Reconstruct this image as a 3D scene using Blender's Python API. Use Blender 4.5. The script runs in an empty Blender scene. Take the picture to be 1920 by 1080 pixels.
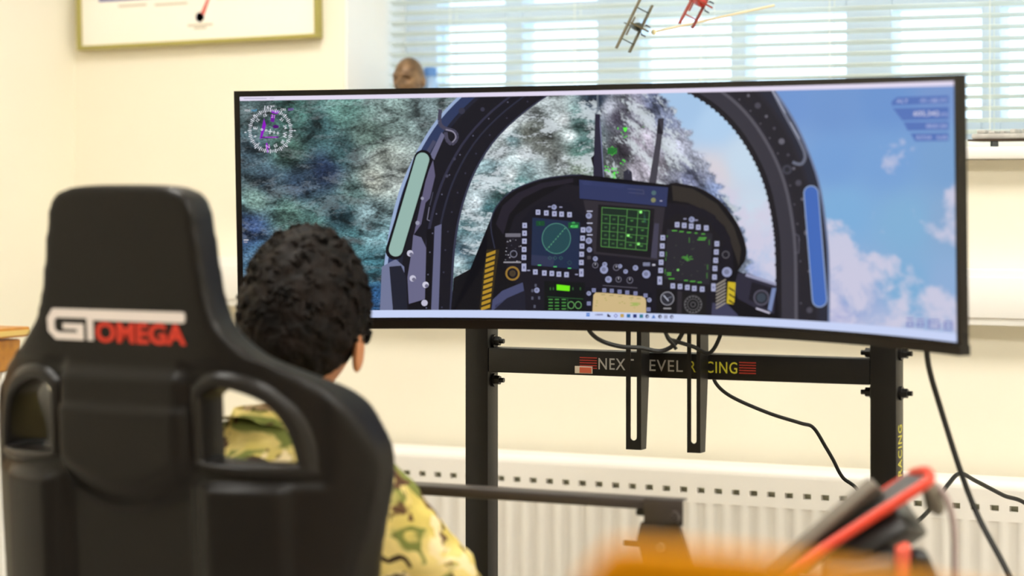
import bpy, bmesh, math, random
import numpy as np
from mathutils import Vector, Matrix, noise as mnoise

random.seed(7)
R = math.radians
scene = bpy.context.scene
COL = scene.collection

# ------------------------------------------------------------------ camera, world, exposure
FPX, HOR, EYE, YAW = 4640.0, 352.0, 1.25, 27.0      # focal length in pixels, horizon row, eye height, camera yaw
cd = bpy.data.cameras.new('camera')
cd.sensor_width = 36.0
cd.lens = FPX / 1920 * 36
cd.shift_y = -(540 - HOR) / 1920
cd.clip_start = 0.05
cd.dof.use_dof = True
cd.dof.focus_distance = 3.92
cd.dof.aperture_fstop = 2.6
cd.dof.aperture_blades = 0
cam = bpy.data.objects.new('camera', cd)
cam.location = (0, 0, EYE)
cam.rotation_euler = (R(90), 0, R(YAW))
COL.objects.link(cam)
scene.camera = cam

world = bpy.data.worlds.new('world'); scene.world = world
world.use_nodes = True
wbg = world.node_tree.nodes['Background']
wbg.inputs[0].default_value = (0.66, 0.84, 1.0, 1)
wbg.inputs[1].default_value = 2.3

vs = scene.view_settings
vs.view_transform = 'Standard'; vs.look = 'None'; vs.gamma = 1.0
vs.use_curve_mapping = False
vs.exposure = 0.45
scene.display_settings.display_device = 'sRGB'
scene.cycles.use_adaptive_sampling = True
scene.cycles.adaptive_threshold = 0.015
scene.cycles.max_bounces = 7
scene.cycles.diffuse_bounces = 5
scene.cycles.glossy_bounces = 3

LAMP = 19.4            # radiance of the added ceiling panels
SCREEN = 0.74           # radiance of the monitor's white

# ------------------------------------------------------------------ coordinates
CY, SY = math.cos(R(YAW)), math.sin(R(YAW))
def cw(X, Y, Z):                       # right / depth / up seen from the camera -> world
    return Vector((X * CY - Y * SY, X * SY + Y * CY, Z + EYE))
def pxd(px, py, D):                    # point of the photograph at a given depth
    return cw((px - 960) / FPX * D, D, (HOR - py) / FPX * D)
def pxy(px, py, yw):                   # point of the photograph on the world plane y = yw
    t = (px - 960) / FPX
    return pxd(px, py, yw / (t * SY + CY))

# ------------------------------------------------------------------ helpers
def s2l(c):
    return tuple((v / 12.92 if v <= .04045 else ((v + .055) / 1.055) ** 2.4) for v in c)
def rgb(r, g, b):
    return s2l((r / 255, g / 255, b / 255))

MATS = {}
def mat(name, col, rough=.5, metal=0., var=.0, vscale=8., bump=0., bscale=60., spec=.5, col2=None, coat=0., stretch=None):
    if name in MATS: return MATS[name]
    m = bpy.data.materials.new(name); m.use_nodes = True
    nt = m.node_tree; b = nt.nodes['Principled BSDF']
    b.inputs['Roughness'].default_value = rough
    b.inputs['Metallic'].default_value = metal
    b.inputs['Specular IOR Level'].default_value = spec
    b.inputs['Coat Weight'].default_value = coat
    tc = nt.nodes.new('ShaderNodeTexCoord')
    mp = nt.nodes.new('ShaderNodeMapping'); nt.links.new(tc.outputs['Object'], mp.inputs[0])
    if stretch: mp.inputs['Scale'].default_value = stretch
    nz = nt.nodes.new('ShaderNodeTexNoise'); nz.inputs['Scale'].default_value = vscale; nz.inputs['Detail'].default_value = 5
    nt.links.new(mp.outputs[0], nz.inputs['Vector'])
    rp = nt.nodes.new('ShaderNodeValToRGB')
    c2 = col2 or tuple(max(0, v * (1 - var)) for v in col)
    rp.color_ramp.elements[0].color = (*c2, 1); rp.color_ramp.elements[0].position = .3
    rp.color_ramp.elements[1].color = (*col, 1); rp.color_ramp.elements[1].position = .7
    nt.links.new(nz.outputs['Fac'], rp.inputs[0]); nt.links.new(rp.outputs[0], b.inputs['Base Color'])
    if bump:
        n2 = nt.nodes.new('ShaderNodeTexNoise'); n2.inputs['Scale'].default_value = bscale; n2.inputs['Detail'].default_value = 3
        nt.links.new(mp.outputs[0], n2.inputs['Vector'])
        bp = nt.nodes.new('ShaderNodeBump'); bp.inputs['Strength'].default_value = bump; bp.inputs['Distance'].default_value = .002
        nt.links.new(n2.outputs['Fac'], bp.inputs['Height']); nt.links.new(bp.outputs[0], b.inputs['Normal'])
    MATS[name] = m
    return m

def emis(name, col, strength):
    m = bpy.data.materials.new(name); m.use_nodes = True
    nt = m.node_tree; nt.nodes.clear()
    e = nt.nodes.new('ShaderNodeEmission'); e.inputs[0].default_value = (*col, 1); e.inputs[1].default_value = strength
    o = nt.nodes.new('ShaderNodeOutputMaterial'); nt.links.new(e.outputs[0], o.inputs[0])
    return m

def tag(o, label=None, cat=None, group=None, kind=None):
    if label: o['label'] = label
    if cat: o['category'] = cat
    if group: o['group'] = group
    if kind: o['kind'] = kind
    return o
def link(name, me, parent=None, loc=(0, 0, 0), rot=(0, 0, 0)):
    o = bpy.data.objects.new(name, me); COL.objects.link(o)
    o.location = loc; o.rotation_euler = rot
    if parent: o.parent = parent
    return o
def empty(name, loc=(0, 0, 0), rot=(0, 0, 0)):
    o = bpy.data.objects.new(name, None); COL.objects.link(o)
    o.empty_display_size = .05
    o.location = loc; o.rotation_euler = rot
    return o
def bmobj(name, bm, m, parent=None, smooth=False, loc=(0, 0, 0), rot=(0, 0, 0)):
    bmesh.ops.recalc_face_normals(bm, faces=bm.faces)
    me = bpy.data.meshes.new(name); bm.to_mesh(me); bm.free()
    if smooth:
        me.polygons.foreach_set('use_smooth', [True] * len(me.polygons))
        if smooth != 'all':
            try: me.set_sharp_from_angle(angle=R(40))
            except Exception: pass
    for mm in (m if isinstance(m, (list, tuple)) else [m]): me.materials.append(mm)
    return link(name, me, parent, loc, rot)

def add_box(bm, lo, hi, bev=0., seg=2, mtx=None):
    lo, hi = Vector(lo), Vector(hi)
    r = bmesh.ops.create_cube(bm, size=1.0)
    vsx = r['verts']; c = (lo + hi) / 2; d = hi - lo
    for v in vsx: v.co = Vector((c[i] + v.co[i] * d[i] for i in range(3)))
    if bev > 0:
        es = list({e for v in vsx for e in v.link_edges})
        rr = bmesh.ops.bevel(bm, geom=es, offset=bev, segments=seg, profile=.5, affect='EDGES')
        vsx = list({v for f in rr['faces'] for v in f.verts} | {v for v in vsx if v.is_valid})
    if mtx is not None:
        for v in vsx: v.co = mtx @ v.co
    return vsx
def box(name, lo, hi, m, parent=None, bev=.0, seg=2, loc=(0, 0, 0), rot=(0, 0, 0)):
    bm = bmesh.new(); add_box(bm, lo, hi, bev, seg)
    return bmobj(name, bm, m, parent, smooth=bev > 0, loc=loc, rot=rot)
def sweep(bm, pts, rad, n=8, cap=True):
    pts = [Vector(p) for p in pts]; rings = []
    up = Vector((0, 0, 1)); prev = None
    rads = rad if isinstance(rad, (list, tuple)) else [rad] * len(pts)
    for i, p in enumerate(pts):
        t = (pts[min(i + 1, len(pts) - 1)] - pts[max(i - 1, 0)]).normalized()
        if prev is None:
            a = t.orthogonal().normalized()
        else:
            a = (prev - t * prev.dot(t)).normalized()
        prev = a; b = t.cross(a)
        rings.append([bm.verts.new(p + rads[i] * (a * math.cos(2 * math.pi * k / n) + b * math.sin(2 * math.pi * k / n))) for k in range(n)])
    for i in range(len(rings) - 1):
        for k in range(n):
            bm.faces.new((rings[i][k], rings[i][(k + 1) % n], rings[i + 1][(k + 1) % n], rings[i + 1][k]))
    if cap:
        bm.faces.new(rings[0]); bm.faces.new(list(reversed(rings[-1])))
def smooth_path(pts, n=10):
    pts = [Vector(p) for p in pts]; out = []
    for i in range(len(pts) - 1):
        p0 = pts[max(i - 1, 0)]; p1 = pts[i]; p2 = pts[i + 1]; p3 = pts[min(i + 2, len(pts) - 1)]
        for k in range(n):
            t = k / n
            out.append(.5 * ((2 * p1) + (-p0 + p2) * t + (2 * p0 - 5 * p1 + 4 * p2 - p3) * t * t + (-p0 + 3 * p1 - 3 * p2 + p3) * t ** 3))
    out.append(pts[-1]); return out
def tube(name, pts, rad, m, parent=None, n=8, sm=True):
    bm = bmesh.new(); sweep(bm, smooth_path(pts) if sm else pts, rad, n)
    return bmobj(name, bm, m, parent, smooth=True)
def cyl(bm, p, q, r, n=16):
    sweep(bm, [p, q], r, n)
def lathe(bm, prof, n=24, mtx=None):
    rings = []
    for r, z in prof:
        rings.append([bm.verts.new(Vector((max(r, 1e-4) * math.cos(2 * math.pi * k / n), max(r, 1e-4) * math.sin(2 * math.pi * k / n), z))) for k in range(n)])
    for i in range(len(rings) - 1):
        for k in range(n):
            bm.faces.new((rings[i][k], rings[i][(k + 1) % n], rings[i + 1][(k + 1) % n], rings[i + 1][k]))
    bm.faces.new(rings[0]); bm.faces.new(list(reversed(rings[-1])))
    if mtx is not None:
        for rr in rings:
            for v in rr: v.co = mtx @ v.co
def prism(bm, pts2, y0, y1, conv=lambda x, y, z: (x, y, z)):
    a = [bm.verts.new(conv(x, y0, z)) for x, z in pts2]; b = [bm.verts.new(conv(x, y1, z)) for x, z in pts2]
    bm.faces.new(a); bm.faces.new(list(reversed(b)))
    n = len(a)
    for i in range(n): bm.faces.new((a[i], b[i], b[(i + 1) % n], a[(i + 1) % n]))
def text_mesh(s, size=1.0, bold=0.0, space=1.0):
    """outline of a line of text as flat verts and faces (origin: left end of the baseline)"""
    cu = bpy.data.curves.new('txt', 'FONT'); cu.body = s; cu.size = size; cu.offset = bold
    cu.space_character = space; cu.resolution_u = 3
    ob = bpy.data.objects.new('txt', cu); COL.objects.link(ob)
    dg = bpy.context.evaluated_depsgraph_get()
    me = ob.evaluated_get(dg).to_mesh()
    V = [tuple(v.co) for v in me.vertices]; F = [tuple(p.vertices) for p in me.polygons]
    ob.evaluated_get(dg).to_mesh_clear()
    bpy.data.objects.remove(ob); bpy.data.curves.remove(cu)
    return V, F
def baked(bm, mods):
    """run modifiers on a bmesh and return a new mesh"""
    me = bpy.data.meshes.new('tmp'); bm.to_mesh(me); bm.free()
    ob = bpy.data.objects.new('tmp', me); COL.objects.link(ob)
    for t, kw in mods:
        md = ob.modifiers.new(t, t)
        for k, v in kw.items(): setattr(md, k, v)
    dg = bpy.context.evaluated_depsgraph_get(); dg.update()
    out = bpy.data.meshes.new_from_object(ob.evaluated_get(dg), depsgraph=dg)
    bpy.data.objects.remove(ob); bpy.data.meshes.remove(me)
    return out
def meshobj(name, me, m, parent=None, smooth=True, **k):
    if smooth: me.polygons.foreach_set('use_smooth', [True] * len(me.polygons))
    me.materials.clear()
    for mm in (m if isinstance(m, (list, tuple)) else [m]): me.materials.append(mm)
    return link(name, me, parent, **k)

# ------------------------------------------------------------------ materials
M_wall = mat('cream_paint', rgb(245, 239, 221), .85, var=.015, vscale=3, bump=.05, bscale=220)
M_white = mat('white_gloss_paint', rgb(246, 244, 240), .45, var=.01)
M_ceil = mat('white_ceiling', rgb(245, 244, 240), .9)
M_carpet = mat('beige_carpet', rgb(184, 176, 164), .95, var=.25, vscale=90, bump=.5, bscale=300)
M_upvc = mat('blue_shaded_window_plastic', rgb(212, 224, 238), .35)  # white plastic, its bluish backlit shade put into the base colour
M_slat = mat('pale_blind_slat', rgb(232, 235, 226), .5, var=.02)
M_rad = mat('white_enamel', rgb(246, 242, 236), .35, var=.01)
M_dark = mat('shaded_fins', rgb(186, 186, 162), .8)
M_steel = mat('black_powder_coat', rgb(22, 20, 19), .42, var=.15, vscale=30, bump=.1, bscale=400, spec=.35)
M_steel2 = mat('brown_black_metal', rgb(62, 54, 50), .38, var=.1, vscale=20)
M_plast = mat('black_plastic', rgb(20, 18, 18), .32, var=.1)
M_cable = mat('black_rubber', rgb(14, 14, 14), .4)
M_leather = mat('black_leather', rgb(19, 16, 15), .36, var=.15, vscale=12, bump=.2, bscale=350, spec=.24)
M_leather2 = mat('black_satin_trim', rgb(24, 21, 20), .34, var=.1, spec=.35)
M_wood = mat('varnished_wood', rgb(236, 164, 0), .5, col2=rgb(206, 130, 0), vscale=6, spec=.08, stretch=(1, 1, 9))
M_wood2 = mat('honey_wood', rgb(205, 140, 40), .4, col2=rgb(178, 112, 24), vscale=5, stretch=(1, 9, 9))
M_red = mat('red_plastic', rgb(214, 62, 38), .4)
M_grey = mat('warm_grey_plastic', rgb(120, 112, 100), .5, var=.15)

# ------------------------------------------------------------------ room shell
WY, LX, RX, BY, CH = 4.17, -3.145, 2.3, -2.6, 2.7
WX0, WX1, SILL, WTOP = -2.494, -0.10, 1.32, 2.35
def struct(o): o['kind'] = 'structure'; return o
struct(box('floor', (LX - .2, BY - .2, -.1), (RX + .2, WY + .32, 0), M_carpet))
struct(box('ceiling', (LX - .2, BY - .2, CH), (RX + .2, WY + .32, CH + .1), M_ceil))
bm = bmesh.new()
add_box(bm, (LX, WY, 0), (WX0, WY + .32, CH)); add_box(bm, (WX1, WY, 0), (RX, WY + .32, CH))
add_box(bm, (WX0, WY, 0), (WX1, WY + .32, SILL - .022)); add_box(bm, (WX0, WY, WTOP), (WX1, WY + .32, CH))
struct(bmobj('wall_back', bm, M_wall))
struct(box('wall_left', (LX - .15, BY, 0), (LX, WY, CH), M_wall))
struct(box('wall_right', (RX, BY, 0), (RX + .15, WY, CH), M_wall))
struct(box('wall_front', (LX, BY - .15, 0), (RX, BY, CH), M_wall))
struct(box('baseboard_back', (LX + .001, WY - .016, 0.001), (RX - .001, WY - .001, .09), M_white, bev=.004))
struct(box('baseboard_left', (LX + .001, BY + .001, 0.001), (LX + .016, WY - .02, .09), M_white, bev=.004))
# window reveal lining
bm = bmesh.new()
add_box(bm, (WX0 + .0005, WY + .002, SILL), (WX0 + .006, WY + .24, WTOP))
add_box(bm, (WX1 - .006, WY + .002, SILL), (WX1 - .0005, WY + .24, WTOP))
add_box(bm, (WX0 + .007, WY + .002, WTOP - .006), (WX1 - .007, WY + .24, WTOP - .0005))
struct(bmobj('trim_1', bm, M_white))
struct(box('trim_2', (WX0 - .04, WY - .045, SILL - .021), (WX1 + .04, WY + .24, SILL), M_white, bev=.004))   # sill
# window frame and panes
win = struct(empty('window_1', (0, 0, 0)))
GY = WY + .265
def wx(px): return pxy(px, 100, GY).x
edges = [(WX0, wx(832)), (wx(958), wx(992)), (wx(1130), wx(1212)), (wx(1380), wx(1410)), (wx(1595), wx(1682)), (wx(1848), wx(1885)),
         (-.93, -.86), (-.5, -.47), (WX1 - .06, WX1)]
TZ0, TZ1 = 1.578, 1.618
for a, b in edges:
    box('mullion', (a, GY - .03, SILL + .001), (b, GY + .03, WTOP - .002), M_upvc, win, bev=.004)
for i in range(len(edges) - 1):
    a, b = edges[i][1], edges[i + 1][0]
    box('transom', (a, GY - .028, TZ0), (b, GY + .028, TZ1), M_upvc, win)
    box('bottom_rail', (a, GY - .028, SILL + .001), (b, GY + .028, SILL + .05), M_upvc, win)
    box('top_rail', (a, GY - .028, WTOP - .05), (b, GY + .028, WTOP - .002), M_upvc, win)
mg = bpy.data.materials.new('window_glass'); mg.use_nodes = True
nt = mg.node_tree; nt.nodes.clear()
g1 = nt.nodes.new('ShaderNodeBsdfTransparent'); g1.inputs[0].default_value = (.96, .98, .98, 1)
g2 = nt.nodes.new('ShaderNodeBsdfGlossy'); g2.inputs['Roughness'].default_value = .02
mx = nt.nodes.new('ShaderNodeMixShader'); mx.inputs[0].default_value = .05
oo = nt.nodes.new('ShaderNodeOutputMaterial')
nt.links.new(g1.outputs[0], mx.inputs[1]); nt.links.new(g2.outputs[0], mx.inputs[2]); nt.links.new(mx.outputs[0], oo.inputs[0])
for i in range(len(edges) - 1):
    a, b = edges[i][1], edges[i + 1][0]
    box('pane', (a, GY - .003, SILL + .05), (b, GY + .003, TZ0), mg, win)
    box('pane', (a, GY - .003, TZ1), (b, GY + .003, WTOP - .05), mg, win)

# unseen ceiling light panels, added and placed to light the room
lampm = emis('lit_diffuser', (1.0, .972, .905), LAMP)
for ix, lx in enumerate((-2.1, -.2, 1.4)):
    for iy, ly in enumerate((1.35, 3.0)):
        t = empty('added_ceiling_light', (lx, ly, CH))
        where = ['in the middle of the room', 'nearest the window wall'][iy]
        side = ['left', 'centre', 'right'][ix]
        tag(t, f'added unseen square ceiling light panel {where}, {side} row', 'ceiling light', 'added ceiling light panels')
        bmf = bmesh.new()
        for lo, hi in (((-.3, -.3, -.03), (.3, -.28, -.001)), ((-.3, .28, -.03), (.3, .3, -.001)), ((-.3, -.28, -.03), (-.28, .28, -.001)), ((.28, -.28, -.03), (.3, .28, -.001))):
            add_box(bmf, lo, hi)
        bmobj('frame', bmf, M_white, t)
        box('diffuser', (-.279, -.279, -.02), (.279, .279, -.006), lampm, t)

# ------------------------------------------------------------------ venetian blind
bl = tag(empty('venetian_blind', ((WX0 + WX1) / 2, WY + .16, SILL)), 'cream venetian blind with open slats across the window', 'blind')
BW = (WX1 - WX0) / 2 - .012
bm = bmesh.new()
prof = [(-.0125, 0), (-.006, .0014), (0, .0018), (.006, .0014), (.0125, 0)]
ta = R(-16)
def sl(x, y, z, th):
    return (x, y * math.cos(ta) - (z + th) * math.sin(ta), y * math.sin(ta) + (z + th) * math.cos(ta))
lo_ = [[bm.verts.new(sl(x, y, z, t)) for (y, z) in prof] for x in (-BW, BW) for t in (0, .0005)]
A0, A1, B0, B1 = lo_
for k in range(4):
    bm.faces.new((A0[k], A0[k + 1], B0[k + 1], B0[k])); bm.faces.new((A1[k], B1[k], B1[k + 1], A1[k + 1]))
bm.faces.new((A0[0], B0[0], B1[0], A1[0])); bm.faces.new((A0[4], A1[4], B1[4], B0[4]))
o0 = bmobj('slat', bm, M_slat, bl, loc=(0, 0, .03))
NS = 46; PITCH = .0208
for i in range(1, NS):
    c = o0.copy(); COL.objects.link(c); c.parent = bl; c.location = (0, 0, .03 + i * PITCH)
box('bottom_bar', (-BW, -.013, .002), (BW, .013, .016), M_slat, bl, bev=.004)
box('head_rail', (-BW, -.02, .03 + NS * PITCH), (BW, .02, WTOP - SILL - .01), M_slat, bl, bev=.003)
for px in (850, 1083, 1318, 1560, 1860):
    x = pxy(px, 100, WY + .16).x - (WX0 + WX1) / 2
    bm = bmesh.new()
    for yy in (-.0135, .0135): cyl(bm, (x, yy, .004), (x, yy, .03 + NS * PITCH), .0009, 6)
    bmobj('ladder_cord', bm, M_slat, bl)

# ------------------------------------------------------------------ radiator
rad = tag(empty('radiator', (0, WY - .10, 0)), 'white panel radiator with a row of slots along its top', 'radiator')
RX0, RX1, RZ0, RZ1 = -2.80, -.55, .155, .758
P = .0333; n = int((RX1 - RX0 - .04) / P); x0 = RX0 + .02
bm = bmesh.new()
SZ0, SZ1 = .707, .717
def q(xa, xb, za, zb, ya=0., yb=0.):
    v = [bm.verts.new(p) for p in ((xa, ya, za), (xb, yb, za), (xb, yb, zb), (xa, ya, zb))]; bm.faces.new(v)
for i in range(n):
    xa, xb = x0 + i * P, x0 + (i + 1) * P; sa, sb = xa + .009, xb - .009
    q(xa, sa, SZ0, SZ1); q(sb, xb, SZ0, SZ1); q(xa, xb, SZ1, RZ1 - .016)
    # folded edges of each slot
    for (a, b, za, zb) in ((sa, sb, SZ0, SZ0), (sa, sb, SZ1, SZ1)):
        bm.faces.new([bm.verts.new(p) for p in ((a, 0, za), (b, 0, za), (b, .012, za), (a, .012, za))])
    for xx in (sa, sb):
        bm.faces.new([bm.verts.new(p) for p in ((xx, 0, SZ0), (xx, 0, SZ1), (xx, .012, SZ1), (xx, .012, SZ0))])
    q(xa, xb, .690, SZ0)
    # pressed flute below the slot
    w = [xa, xa + .006, xa + .011, xb - .011, xb - .006, xb]; d = [.0, .0, .0028, .0028, 0, 0]
    for k in range(5): q(w[k], w[k + 1], RZ0 + .03, .685, d[k], d[k + 1])
    for k in range(5):
        bm.faces.new([bm.verts.new(p) for p in ((w[k], d[k], .685), (w[k + 1], d[k + 1], .685), (w[k + 1], 0, .690), (w[k], 0, .690))])
q(x0, x0 + n * P, RZ0, RZ0 + .03)
xe = x0 + n * P
for xa, xb in ((RX0, x0), (xe, RX1)): q(xa, xb, RZ0, RZ1 - .016)
arc = [(.016 - .016 * math.cos(t), RZ1 - .016 + .016 * math.sin(t)) for t in [k * math.pi / 2 / 6 for k in range(7)]]
for k in range(6):
    (ya, za), (yb, zb) = arc[k], arc[k + 1]
    bm.faces.new([bm.verts.new(p) for p in ((RX0, ya, za), (RX1, ya, za), (RX1, yb, zb), (RX0, yb, zb))])
bm.faces.new([bm.verts.new(p) for p in ((RX0, .016, RZ1), (RX1, .016, RZ1), (RX1, .07, RZ1), (RX0, .07, RZ1))])
bmesh.ops.remove_doubles(bm, verts=bm.verts, dist=1e-5)
bmobj('front_panel', bm, M_rad, rad, smooth=True)
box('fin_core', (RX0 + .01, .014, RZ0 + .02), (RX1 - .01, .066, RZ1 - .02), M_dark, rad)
for xx in (RX0, RX1 - .004): box('end_panel', (xx, .004, RZ0), (xx + .004, .07, RZ1 - .012), M_rad, rad)
box('back_panel', (RX0 + .005, .068, RZ0), (RX1 - .005, .074, RZ1 - .003), M_rad, rad)
for xx in (RX0 + .3, RX1 - .3): box('wall_bracket', (xx, .074, RZ0 + .1), (xx + .03, .0995, RZ1 - .1), M_rad, rad)
for xx in (RX0 + .06, RX1 - .06):
    bm = bmesh.new(); cyl(bm, (xx, .045, .001), (xx, .045, RZ0 + .01), .0075, 12); bmobj('supply_pipe', bm, M_rad, rad, smooth=True)

# cable trunking on the wall behind the monitor
tr = tag(empty('cable_trunking', (0, WY, 1.014)), 'white cable trunking running along the wall above the radiator', 'trunking')
box('channel', (LX + .02, -.048, .001), (RX - .02, -.001, .097), M_white, tr, bev=.003)
box('cover', (LX + .03, -.052, .014), (RX - .03, -.0475, .084), M_white, tr, bev=.002)

# ------------------------------------------------------------------ framed picture
fl, fr = pxy(156, 90, WY), pxy(607, 72, WY)
fw = fr.x - fl.x; fh = .46
pic = tag(empty('framed_picture', ((fl.x + fr.x) / 2, WY - .002, pxy(381, 84, WY).z), (0, R(-1.05), 0)),
          'white poster with a blue image in a thin olive frame on the wall', 'picture')
M_frame = mat('olive_gold_frame', rgb(176, 168, 96), .35, metal=.3)
hw = fw / 2
for nm, lo, hi in (('frame_bottom', (-hw, -.022, 0), (hw, 0, .009)), ('frame_top', (-hw, -.022, fh - .009), (hw, 0, fh)),
                   ('frame_side', (-hw, -.022, .009), (-hw + .008, 0, fh - .009)), ('frame_side', (hw - .008, -.022, .009), (hw, 0, fh - .009))):
    box(nm, lo, hi, M_frame, pic, bev=.002)
M_paper = mat('white_poster_paper', rgb(252, 248, 238), .5)
sheet = box('poster_sheet', (-hw + .008, -.012, .009), (hw - .008, -.004, fh - .009), M_paper, pic)
M_blue = mat('poster_blue', rgb(128, 132, 176), .5, col2=rgb(100, 106, 156), vscale=7, stretch=(1, 1, 3))
box('printed_image', (-hw + .052, -.0125, .098), (hw - .06, -.0121, fh - .05), M_blue, sheet)
bm = bmesh.new(); lathe(bm, [(.010, -.0126), (.010, -.0122)], 20, Matrix.Rotation(R(90), 4, 'X') @ Matrix.Diagonal((1, 1, 1, 1)))
for v in bm.verts: v.co = Vector((v.co.x + .01, -.0126 - (.0004 if v.co.y < 0 else 0), v.co.z * 1.0 + .055))
bmobj('emblem_disc', bm, mat('emblem_blue', rgb(50, 80, 170), .5), sheet)
bm = bmesh.new(); prism(bm, [(.012, .062), (.02, .058), (.034, .09), (.028, .092)], -.0127, -.0123); bmobj('emblem_flash', bm, mat('emblem_red', rgb(215, 90, 80), .5), sheet)
M_cap = mat('caption_ink', rgb(205, 196, 178), .6)
for (a, b, z) in ((-.19, -.12, .085), (-.10, -.02, .083), (.05, .11, .088), (.13, .2, .087), (-.02, .04, .037), (-.005, .025, .031)):
    box('caption_line', (a, -.0126, z), (b, -.0122, z + .004), M_cap, sheet)

# ------------------------------------------------------------------ monitor stand
SA = 2.5                                               # its yaw in the room
sL = cw((932 - 960) / FPX * 3.92, 3.92, 0)
stand = tag(empty('monitor_stand', (sL.x, sL.y, 0), (0, 0, R(SA))), 'black steel monitor stand with two square posts and lettered crossbar', 'stand')
_ms = Matrix.Translation((sL.x, sL.y, 0)) @ Matrix.Rotation(R(SA), 4, 'Z')
_mi = _ms.inverted()
def st_px(px, py, yl):                                   # photograph -> stand coordinates on local plane y = yl
    o = _mi @ Vector((0, 0, EYE)); p = _mi @ pxd(px, py, 3.0); d = p - o
    return o + d * ((yl - o.y) / d.y)
xl = st_px(872, 800, 0).x; xr = st_px(1631, 800, 0).x
for xx in (xl, xr):
    box('post', (xx, 0, .03), (xx + .04, .04, 1.36), M_steel, stand, bev=.002)
    box('foot', (xx - .005, -.12, .0), (xx + .045, .34, .03), M_steel, stand, bev=.003)
    box('post_cap', (xx + .001, .001, 1.36), (xx + .039, .039, 1.366), M_plast, stand)
bz1 = st_px(1300, 663.5, 0.0).z; bz0 = st_px(1300, 711, 0.0).z
bar = box('crossbar', (xl + .0405, .001, bz0), (xr - .0005, .039, bz1), M_steel, stand, bev=.002)
box('rear_crossbar', (xl + .0405, .005, .16), (xr - .0005, .035, .20), M_steel, stand, bev=.002)
box('sticker', (st_px(1078, 690, 0).x, -.0006, st_px(1090, 700, 0).z), (st_px(1111, 690, 0).x, .0005, st_px(1090, 686.5, 0).z), mat('white_sticker', rgb(235, 222, 210), .5), bar)
box('sticker_print', (st_px(1087, 690, 0).x, -.001, st_px(1090, 699, 0).z), (st_px(1109, 690, 0).x, -.0004, st_px(1090, 688.5, 0).z), mat('orange_print', rgb(226, 110, 80), .5), bar)
M_gl = mat('grey_lettering', rgb(188, 186, 184), .5); M_yl = mat('yellow_lettering', rgb(214, 206, 60), .5); M_rl = mat('red_stripe_print', rgb(176, 52, 42), .5)
def letters(name, s, m, parent, p0, width, height, axis='x', bold=.0):
    V, F = text_mesh(s, 1.0, bold, 1.12)
    xs = [v[0] for v in V]; ys = [v[1] for v in V]; x0_, y0_ = min(xs), min(ys); sx = width / (max(xs) - x0_); sy = height / (max(ys) - y0_)
    bm = bmesh.new()
    vv = []
    for v in V:
        a, b = (v[0] - x0_) * sx, (v[1] - y0_) * sy
        vv.append(bm.verts.new((p0[0] + a, p0[1], p0[2] + b) if axis == 'x' else (p0[0], p0[1] + b, p0[2] + a)))
    for f in F:
        try: bm.faces.new([vv[i] for i in f])
        except ValueError: pass
    r = bmesh.ops.extrude_face_region(bm, geom=bm.faces[:])
    dv = Vector((0, -.0004, 0)) if axis == 'x' else Vector((.0004, 0, 0))
    for g in r['geom']:
        if isinstance(g, bmesh.types.BMVert): g.co += dv
    return bmobj(name, bm, m, parent)
def bar_pt(px, py): return st_px(px, py, 0)
def word(s, xa, xb, m):
    a = bar_pt(xa, 0); b = bar_pt(xb, 0)
    letters('lettering', s, m, bar, (a.x, .0006, (bz0 + bz1) / 2 - .009), b.x - a.x, .0175, bold=.004)
word('NEXT', 1122, 1188, M_gl); word('LEVEL', 1202, 1280, M_gl); word('RACING', 1292, 1382, M_yl)
for xa, xb in ((1087, 1119), (1386, 1417)):
    for k in range(5):
        z = (bz0 + bz1) / 2 - .0085 + k * .004
        box('stripe', (bar_pt(xa, 0).x, -.0003, z), (bar_pt(xb, 0).x, .0008, z + .0017), M_rl, bar)
def post_side(py): return st_px(1688, py, .02).z
rp_ = [o for o in stand.children if o.name.startswith('post') and 'cap' not in o.name][-1]
def vword(s, ya, yb, m):
    letters('lettering', s, m, rp_, (xr + .0398, .031, post_side(ya)), post_side(yb) - post_side(ya), -.020, axis='z', bold=.004)
vword('RACING', 893, 797, M_yl); vword('LEVEL', 1013, 925, M_gl); vword('NEXT', 1110, 1030, M_gl)
# bolts with nuts at the joints
def bolt(x, z, sgn, y=.02):
    bm = bmesh.new()
    cyl(bm, (x, y, z), (x + sgn * .004, y, z), .0105, 16); cyl(bm, (x + sgn * .004, y, z), (x + sgn * .012, y, z), .0075, 6)
    cyl(bm, (x + sgn * .012, y, z), (x + sgn * .019, y, z), .0038, 10)
    bmobj('bolt', bm, M_plast, stand, smooth=True)
for px, py in ((920, 639), (920, 712)):
    bolt(xl + .0401, st_px(px, py, .02).z, 1)
for px, py in ((1625, 661), (1625, 735)):
    bolt(xr - .0001, st_px(px, py, .02).z, -1); bolt(xr + .0401, st_px(px, py, .02).z, 1)
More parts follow.
